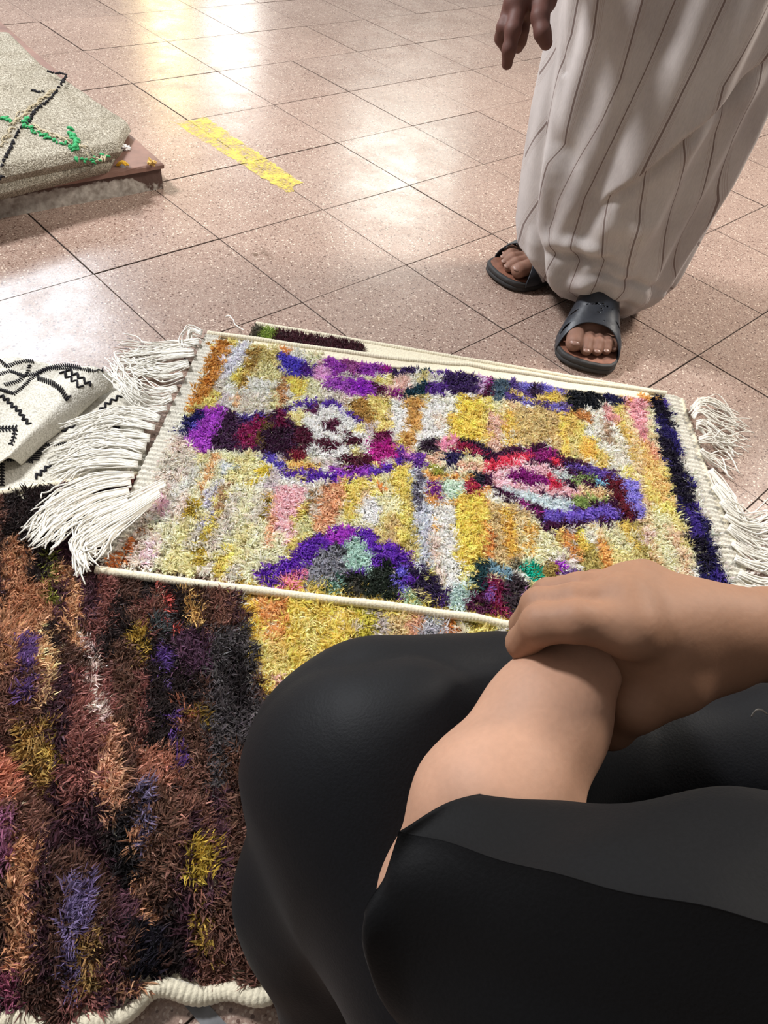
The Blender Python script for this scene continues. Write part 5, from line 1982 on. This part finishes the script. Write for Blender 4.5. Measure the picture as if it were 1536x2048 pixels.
MB_.cone(el_, wr_, .042, .030, .03)
elb2 = shou + HR * .26 - UP * .27 + HF * .04
MB_.cone(shou + HR * .2, elb2, .052, .042, .03)
MB_.cone(elb2, elb2 - UP * .22 - HF * .06, .042, .030, .03)
MB_.ell(elb2 - UP * .30 - HF * .08, (.03, .03, .06), .02)
Vm, Fm = MB_.mesh()
# hanging right hand, fingers loose
HD = Field(at(1050, 0, 1.06) - .17, at(1050, 0, 1.06) + .17, .0026)
HD.cone(wr_, at(1062, -20, 1.06), .030, .030, .02)
HD.cone(wr_, at(1030, 8, 1.05), .026, .017, .02)
HD.cone(wr_, at(1050, 14, 1.07), .026, .018, .02)
HD.cone(at(1085, -60, 1.07), at(1088, 0, 1.055), .024, .018, .02)
for pts, rad in (([at(1038, 10, 1.05), at(1026, 62, 1.045), at(1018, 100, 1.055), at(1014, 128, 1.07)], (.0125, .0108, .0095, .008)),
                 ([at(1024, 4, 1.065), at(1008, 56, 1.06), at(1003, 76, 1.075), at(1012, 98, 1.09)], (.012, .0105, .0095, .008)),
                 ([at(1050, 18, 1.07), at(1043, 62, 1.08), at(1040, 82, 1.09), at(1036, 96, 1.10)], (.0115, .010, .009, .0075)),
                 ([at(1040, 10, 1.09), at(1026, 50, 1.10), at(1024, 72, 1.11)], (.011, .009, .008)),
                 ([at(1086, -4, 1.05), at(1080, 34, 1.04), at(1085, 66, 1.04), at(1092, 86, 1.045)], (.017, .0125, .0115, .0095))):
    HD.chain(pts, rad, .006)
Vhd, Fhd = HD.mesh()
dark_skin = lin((112, 76, 66))
Vall = np.concatenate([Vf, Vm, Vhd])
cf = np.tile(SKIN_M, (len(Vf), 1)) * (1 + .08 * vnoise(Vf, 5, 3, 50.0))[:, None]
cm = np.tile(dark_skin, (len(Vm), 1))
ch = np.tile(lin((96, 62, 54)), (len(Vhd), 1))
man = np_mesh('standing_person', Vall, np.concatenate([Ff, Fm + len(Vf), Fhd + len(Vf) + len(Vm)]), M['skin'], None, np.concatenate([cf, cm, ch]))
tag(man, 'person standing in a long pale striped robe and black sandals', 'person')
M['nail'] = mat_plain('toenail', (146, 112, 98), .35, .1, 60)
mb = MB()
for (p, r_), x_, y_ in zip(nails, [xL] * 5 + [xR] * 5, [yL] * 5 + [yR] * 5):
    import itertools
    th, ph = np.meshgrid(np.linspace(0, 2 * np.pi, 12, endpoint=False), np.linspace(0.05, np.pi / 2, 5), indexing='ij')
    Q = p - UP * r_ * .25 + (np.sin(ph) * np.cos(th))[..., None] * x_ * r_ * .62 + (np.sin(ph) * np.sin(th))[..., None] * y_ * r_ * .66 + (np.cos(ph) * r_ * .34)[..., None] * UP
    nail = np_mesh('toenail', Q.reshape(-1, 3), grid_faces(12, 5, wrap_u=True), M['nail'], man)
for o_, x_, y_, s_ in ((oL, xL, yL, sL), (oR, xR, yR, sR)):
    sd = empty('sandal')
    sd.parent = man
    make_sandal(o_, x_, y_, s_, sd)

# ---- robe: rings fitted to the folds' outline, stripes follow the cloth
LXv = np.array([[-400, 1160], [-200, 1132], [0, 1110], [80, 1098], [125, 1088], [225, 1067], [350, 1047], [450, 1034], [480, 1036], [520, 1060], [600, 1100]])
RXv = np.array([[-400, 1760], [-200, 1680], [0, 1606], [100, 1562], [165, 1536], [235, 1508], [320, 1468], [380, 1433], [450, 1393], [515, 1358], [575, 1316], [610, 1290], [640, 1262]])


def lx(v):
    return np.interp(v, LXv[:, 0], LXv[:, 1])


def rx(v):
    return np.interp(v, RXv[:, 0], RXv[:, 1])


zs = np.concatenate([np.linspace(.028, .62, 150), np.linspace(.63, 1.40, 40)])
axis0 = px2w(1196, 560, .05)
cent, rad_a = [], []
for z in zs:
    zz = min(z, .62)
    c = axis0.copy() + HF * .03 * zz
    c[2] = zz
    a = .2
    for it in range(12):
        pl_, pr_ = w2px(c - HR * a), w2px(c + HR * a)
        d = -((c - CAM) @ MC)[2]
        el, er = lx(pl_[1]) - pl_[0], rx(pr_[1]) - pr_[0]
        a += (er - el) / 2 * d / FPX * .7
        c += HR * (el + er) / 2 * d / FPX * .7
    if z > .62:
        k = (z - .62) / .78
        c = c + (shou * np.array([1, 1, 0]) + np.array([0, 0, c[2]]) - c) * k
        a = a * (1 - k) + .24 * k
    c[2] = z
    cent.append(c)
    rad_a.append(a)
cent, rad_a = np.array(cent), np.array(rad_a)
NP = 420
phi = np.linspace(0, 2 * np.pi, NP, endpoint=False)   # 0 left, pi/2 front (camera), pi right
bdep = np.interp(zs, [.03, .10, .3, .6, 1.4], [.150, .170, .175, .175, .14])
PH, ZZ = np.meshgrid(phi, zs, indexing='ij')
Pq = cent[None] - np.cos(PH)[..., None] * (rad_a[None, :, None] * HR) - np.sin(PH)[..., None] * (bdep[None, :, None] * HF)
# outward direction
out = -np.cos(PH)[..., None] * HR - np.sin(PH)[..., None] * HF
px = w2px(Pq)
u_, v_ = px[..., 0], px[..., 1]
front = np.sin(PH) > -.05
fade = np.clip(np.sin(PH) * 2.5, 0, 1)                # folds of the front die out at the sides
disp = .010 * np.sin(PH * 7 + 2.2 * np.sin(ZZ * 5) + 3 * ZZ) * np.clip(ZZ * 2.2, .25, 1)
disp += .006 * np.sin(PH * 17 - 9 * ZZ + 1.0)


def line_side(P, a, b_):
    a, b_ = np.array(a, float), np.array(b_, float)
    d = b_ - a
    L = np.linalg.norm(d)
    d /= L
    q_ = P - a
    t = (q_ @ d) / L
    return q_ @ np.array([-d[1], d[0]]), t


# wrapped flap edge running down from the right to the middle
flap_pts = np.array([(1620, 20), (1536, 106), (1470, 168), (1427, 206), (1380, 250), (1334, 296), (1276, 346), (1218, 392), (1180, 430)])
vf = np.interp(u_, flap_pts[::-1, 0], flap_pts[::-1, 1])
sd_ = (vf - v_)                                         # above the edge: positive
endf = np.clip((u_ - 1185) / 70, 0, 1)
upper = np.where(front, 1 / (1 + np.exp(-np.clip(sd_ / 1.5, -40, 40))), 0) * endf
disp += .018 * upper * fade * np.exp(-np.maximum(sd_, 0) / 260)
disp -= .006 * np.exp(-((sd_ + 14) / 16) ** 2) * endf * fade
# second soft fold further right
d2, t2 = line_side(px, (1536, 150), (1330, 330))
disp += .008 * np.exp(-(d2 / 22) ** 2) * fade * np.clip(1 - np.abs(t2 - .5), 0, 1)
# groove between the far panel and the front panel on the left
gx = np.interp(v_, [-400, 0, 120, 300, 450, 560, 640], [1170, 1124, 1112, 1084, 1074, 1092, 1120])
disp -= .022 * np.exp(-((u_ - gx + 6) / 9) ** 2) * front
disp += .012 * np.exp(-((u_ - gx - 16) / 12) ** 2) * front
# pocket slit
disp -= .008 * np.exp(-((u_ - np.interp(v_, [0, 150], [1126, 1131])) / 6) ** 2) * front * (v_ < 150)
# cloth sagging in rolls above the hem
for (a, b_, wdt, amp) in (((1090, 500), (1250, 532), 12, -.016), ((1085, 478), (1230, 512), 16, .014), ((1190, 545), (1330, 580), 9, -.012), ((1110, 575), (1260, 556), 14, .012),
                          ((1150, 592), (1300, 622), 8, -.012), ((1180, 470), (1330, 440), 26, .008), ((1150, 430), (1100, 540), 14, -.008), ((1100, 250), (1150, 330), 20, -.008), ((1120, 300), (1110, 420), 20, .008)):
    dd, tt = line_side(px, a, b_)
    disp += amp * np.exp(-(dd / wdt) ** 2) * np.clip(1.25 - np.abs(tt - .5) * 2, 0, 1) * front * fade
low = np.clip((.10 - ZZ) / .07, 0, 1)
disp -= .05 * low ** 1.6
# keep the outline where it was measured
edge = np.clip(1 - np.abs(np.cos(PH)) ** 6, .15, 1)
Pr = Pq + (disp * edge)[..., None] * out
hem = .010 * np.sin(PH * 5 + .5) + .008 * np.sin(PH * 11)
Pr[..., 2] += hem * np.clip((.12 - ZZ) / .1, 0, 1)
over_foot = np.exp(-((u_ - 1178) / 45) ** 2) * front
Pr[..., 2] += .055 * over_foot * np.clip((.10 - ZZ) / .08, 0, 1)
Pr[..., 2] = np.maximum(Pr[..., 2], .006)

# stripe coordinate: woven stripes measured along their run, whole numbers are the dark threads
STR_UP = {1: [(1206, 0), (1195, 70), (1157, 195), (1132, 286), (1108, 325), (1091, 398), (1080, 440)],
          2: [(1288, 0), (1244, 157), (1206, 241), (1153, 328), (1120, 398), (1101, 457), (1112, 509), (1101, 545), (1104, 580)],
          3: [(1351, 0), (1300, 119), (1230, 268), (1169, 394), (1146, 470), (1143, 512), (1158, 526), (1140, 578), (1150, 640)],
          4: [(1443, 0), (1384, 126), (1303, 290), (1240, 420), (1200, 520)],
          5: [(1516, 7), (1467, 98), (1430, 160), (1417, 209), (1380, 300)]}
STR_LO = {1: STR_UP[1], 2: STR_UP[2], 3: STR_UP[3],
          4: [(1330, 200), (1218, 394), (1210, 440), (1203, 512), (1208, 528), (1182, 582), (1165, 640)],
          5: [(1380, 150), (1291, 338), (1277, 440), (1257, 512), (1245, 580), (1208, 622)],
          6: [(1470, 120), (1365, 272), (1360, 335), (1348, 400), (1330, 480), (1313, 560), (1288, 604)],
          7: [(1502, 70), (1457, 178), (1433, 297), (1401, 395), (1372, 460), (1350, 530)],
          8: [(1560, 60), (1534, 119), (1464, 280), (1430, 398), (1400, 460)]}


def stripe_q(table):
    ks = sorted(table)
    xs = []
    for k in ks:
        p = np.array(table[k], float)
        p = p[np.argsort(p[:, 1])]
        # carry on beyond the ends along the last direction
        s0 = (p[1, 0] - p[0, 0]) / (p[1, 1] - p[0, 1])
        s1 = (p[-1, 0] - p[-2, 0]) / (p[-1, 1] - p[-2, 1])
        p = np.concatenate([[[p[0, 0] - 600 * s0 * .8, p[0, 1] - 600]], p, [[p[-1, 0] + 200 * s1 * .5, p[-1, 1] + 200]]])
        xs.append(np.interp(v_, p[:, 1], p[:, 0]))
    xs = np.array(xs)
    q_ = np.full(u_.shape, np.nan)
    q_ = np.where(u_ < xs[0], ks[0] + (u_ - xs[0]) / 52.0, q_)
    q_ = np.where(u_ >= xs[-1], ks[-1] + (u_ - xs[-1]) / 62.0, q_)
    for i in range(len(ks) - 1):
        wd = np.maximum(xs[i + 1] - xs[i], 8)
        m_ = (u_ >= xs[i]) & (u_ < xs[i] + wd)
        q_ = np.where(m_, ks[i] + (u_ - xs[i]) / wd, q_)
    return np.nan_to_num(q_, nan=.5)


qu, ql = stripe_q(STR_UP), stripe_q(STR_LO)
qq = np.where(upper > .5, qu, ql)
qback = (PH - np.pi) / np.pi * 9 + 9.5
qq = np.where(np.sin(PH) >= -.02, qq, qback)
farp = (u_ < gx - 4) & front
qq = np.where(farp, .45 + (u_ - gx) / 60 + (v_ - 300) / 150.0, qq)


def mat_robe():
    m, nt, b = new_mat('striped_robe_cotton')
    uv = nd(nt, 'ShaderNodeUVMap', uv_map='uv')
    sep = nd(nt, 'ShaderNodeSeparateXYZ')
    nt.links.new(uv.outputs[0], sep.inputs[0])
    qv = sep.outputs[0]
    geo = nd(nt, 'ShaderNodeNewGeometry')
    n1 = nd(nt, 'ShaderNodeTexNoise', in_Scale=7.0, in_Detail=5.0)
    n2 = nd(nt, 'ShaderNodeTexNoise', in_Scale=420.0, in_Detail=2.0)
    mp = nd(nt, 'ShaderNodeMapping')
    mp.inputs['Scale'].default_value = (1, 1, .25)
    nt.links.new(geo.outputs['Position'], mp.inputs['Vector'])
    nt.links.new(geo.outputs['Position'], n1.inputs['Vector'])
    nt.links.new(mp.outputs[0], n2.inputs['Vector'])
    base = ramp(nt, [(0.3, tuple(lin((168, 159, 156)))), (0.7, tuple(lin((196, 188, 184))))])
    nt.links.new(n1.outputs[0], base.inputs[0])
    fine = ramp(nt, [(0.3, (.90, .90, .90)), (0.7, (1.0, 1.0, 1.0))])
    nt.links.new(n2.outputs[0], fine.inputs[0])
    c = mixc(nt, base.outputs[0], fine.outputs[0], 1.0, 'MULTIPLY')
    fr = math_n(nt, 'FRACT', math_n(nt, 'ADD', qv, .5))
    dist = math_n(nt, 'ABSOLUTE', math_n(nt, 'SUBTRACT', fr, .5))
    main = math_n(nt, 'LESS_THAN', dist, .026)
    c = mixc(nt, c, tuple(lin((104, 84, 78))), math_n(nt, 'MULTIPLY', main, .85))
    # fine companion threads beside every stripe
    for off in (.07, .105, .14, -.07, -.105):
        dd = math_n(nt, 'ABSOLUTE', math_n(nt, 'SUBTRACT', fr, .5 + off))
        c = mixc(nt, c, tuple(lin((150, 132, 124))), math_n(nt, 'MULTIPLY', math_n(nt, 'LESS_THAN', dd, .006), .55))
    nt.links.new(c, b.inputs['Base Color'])
    b.inputs['Roughness'].default_value = .85
    b.inputs['Specular IOR Level'].default_value = .2
    b.inputs['Sheen Weight'].default_value = .15
    bp = nd(nt, 'ShaderNodeBump', in_Strength=.2, in_Distance=.001)
    nt.links.new(n2.outputs[0], bp.inputs['Height'])
    nt.links.new(bp.outputs[0], b.inputs['Normal'])
    return m


M['robe'] = mat_robe()
nr, nl = Pr.shape[:2]
uvq = np.stack([qq, ZZ], -1).reshape(-1, 2)
f = grid_faces(nr, nl, wrap_u=True)
qf = uvq[f, 0]
jump = (qf.max(1) - qf.min(1)) > .6
robe = np_mesh('robe', Pr.reshape(-1, 3), f[:, ::-1] if True else f, M['robe'], man, uv=uvq)
robe.modifiers.new('thick', 'SOLIDIFY').thickness = .002
# sleeves and shoulders of the robe, above the picture
rs = Field(GC_ + np.array([-.75, -.75, .7]), GC_ + np.array([.75, .75, 1.60]), .014)
rs.cone(hipc + UP * .36, shou - UP * .02, .20, .15, .05)
rs.cone(shou - HR * .2, (shou - HR * .2) * .35 + el_ * .65, .085, .095, .04)
rs.cone(shou + HR * .2, elb2, .085, .095, .04)
rs.cone(shou - HR * .18, shou + HR * .18, .09, .09, .05)
Vr_, Fr_ = rs.mesh()
np_mesh('robe_yoke', Vr_, Fr_, mat_plain('robe_cotton', (212, 204, 196), .85, .1, 200, .2), man)
fh = Field(hd - .16, hd + .2, .007)
fh.ell(hd + UP * .065 + HF * .012, (.082, .098, .105), .01, Rm)
Vh, Fh = fh.mesh()
loc = (Vh - hd) @ Rm
good = ~((loc[:, 1] > .03) & (loc[:, 2] < .09))[Fh].any(1)
np_mesh('hair', Vh, Fh[good], mat_plain('short_black_hair', (26, 22, 20), .6, .3, 300), man)
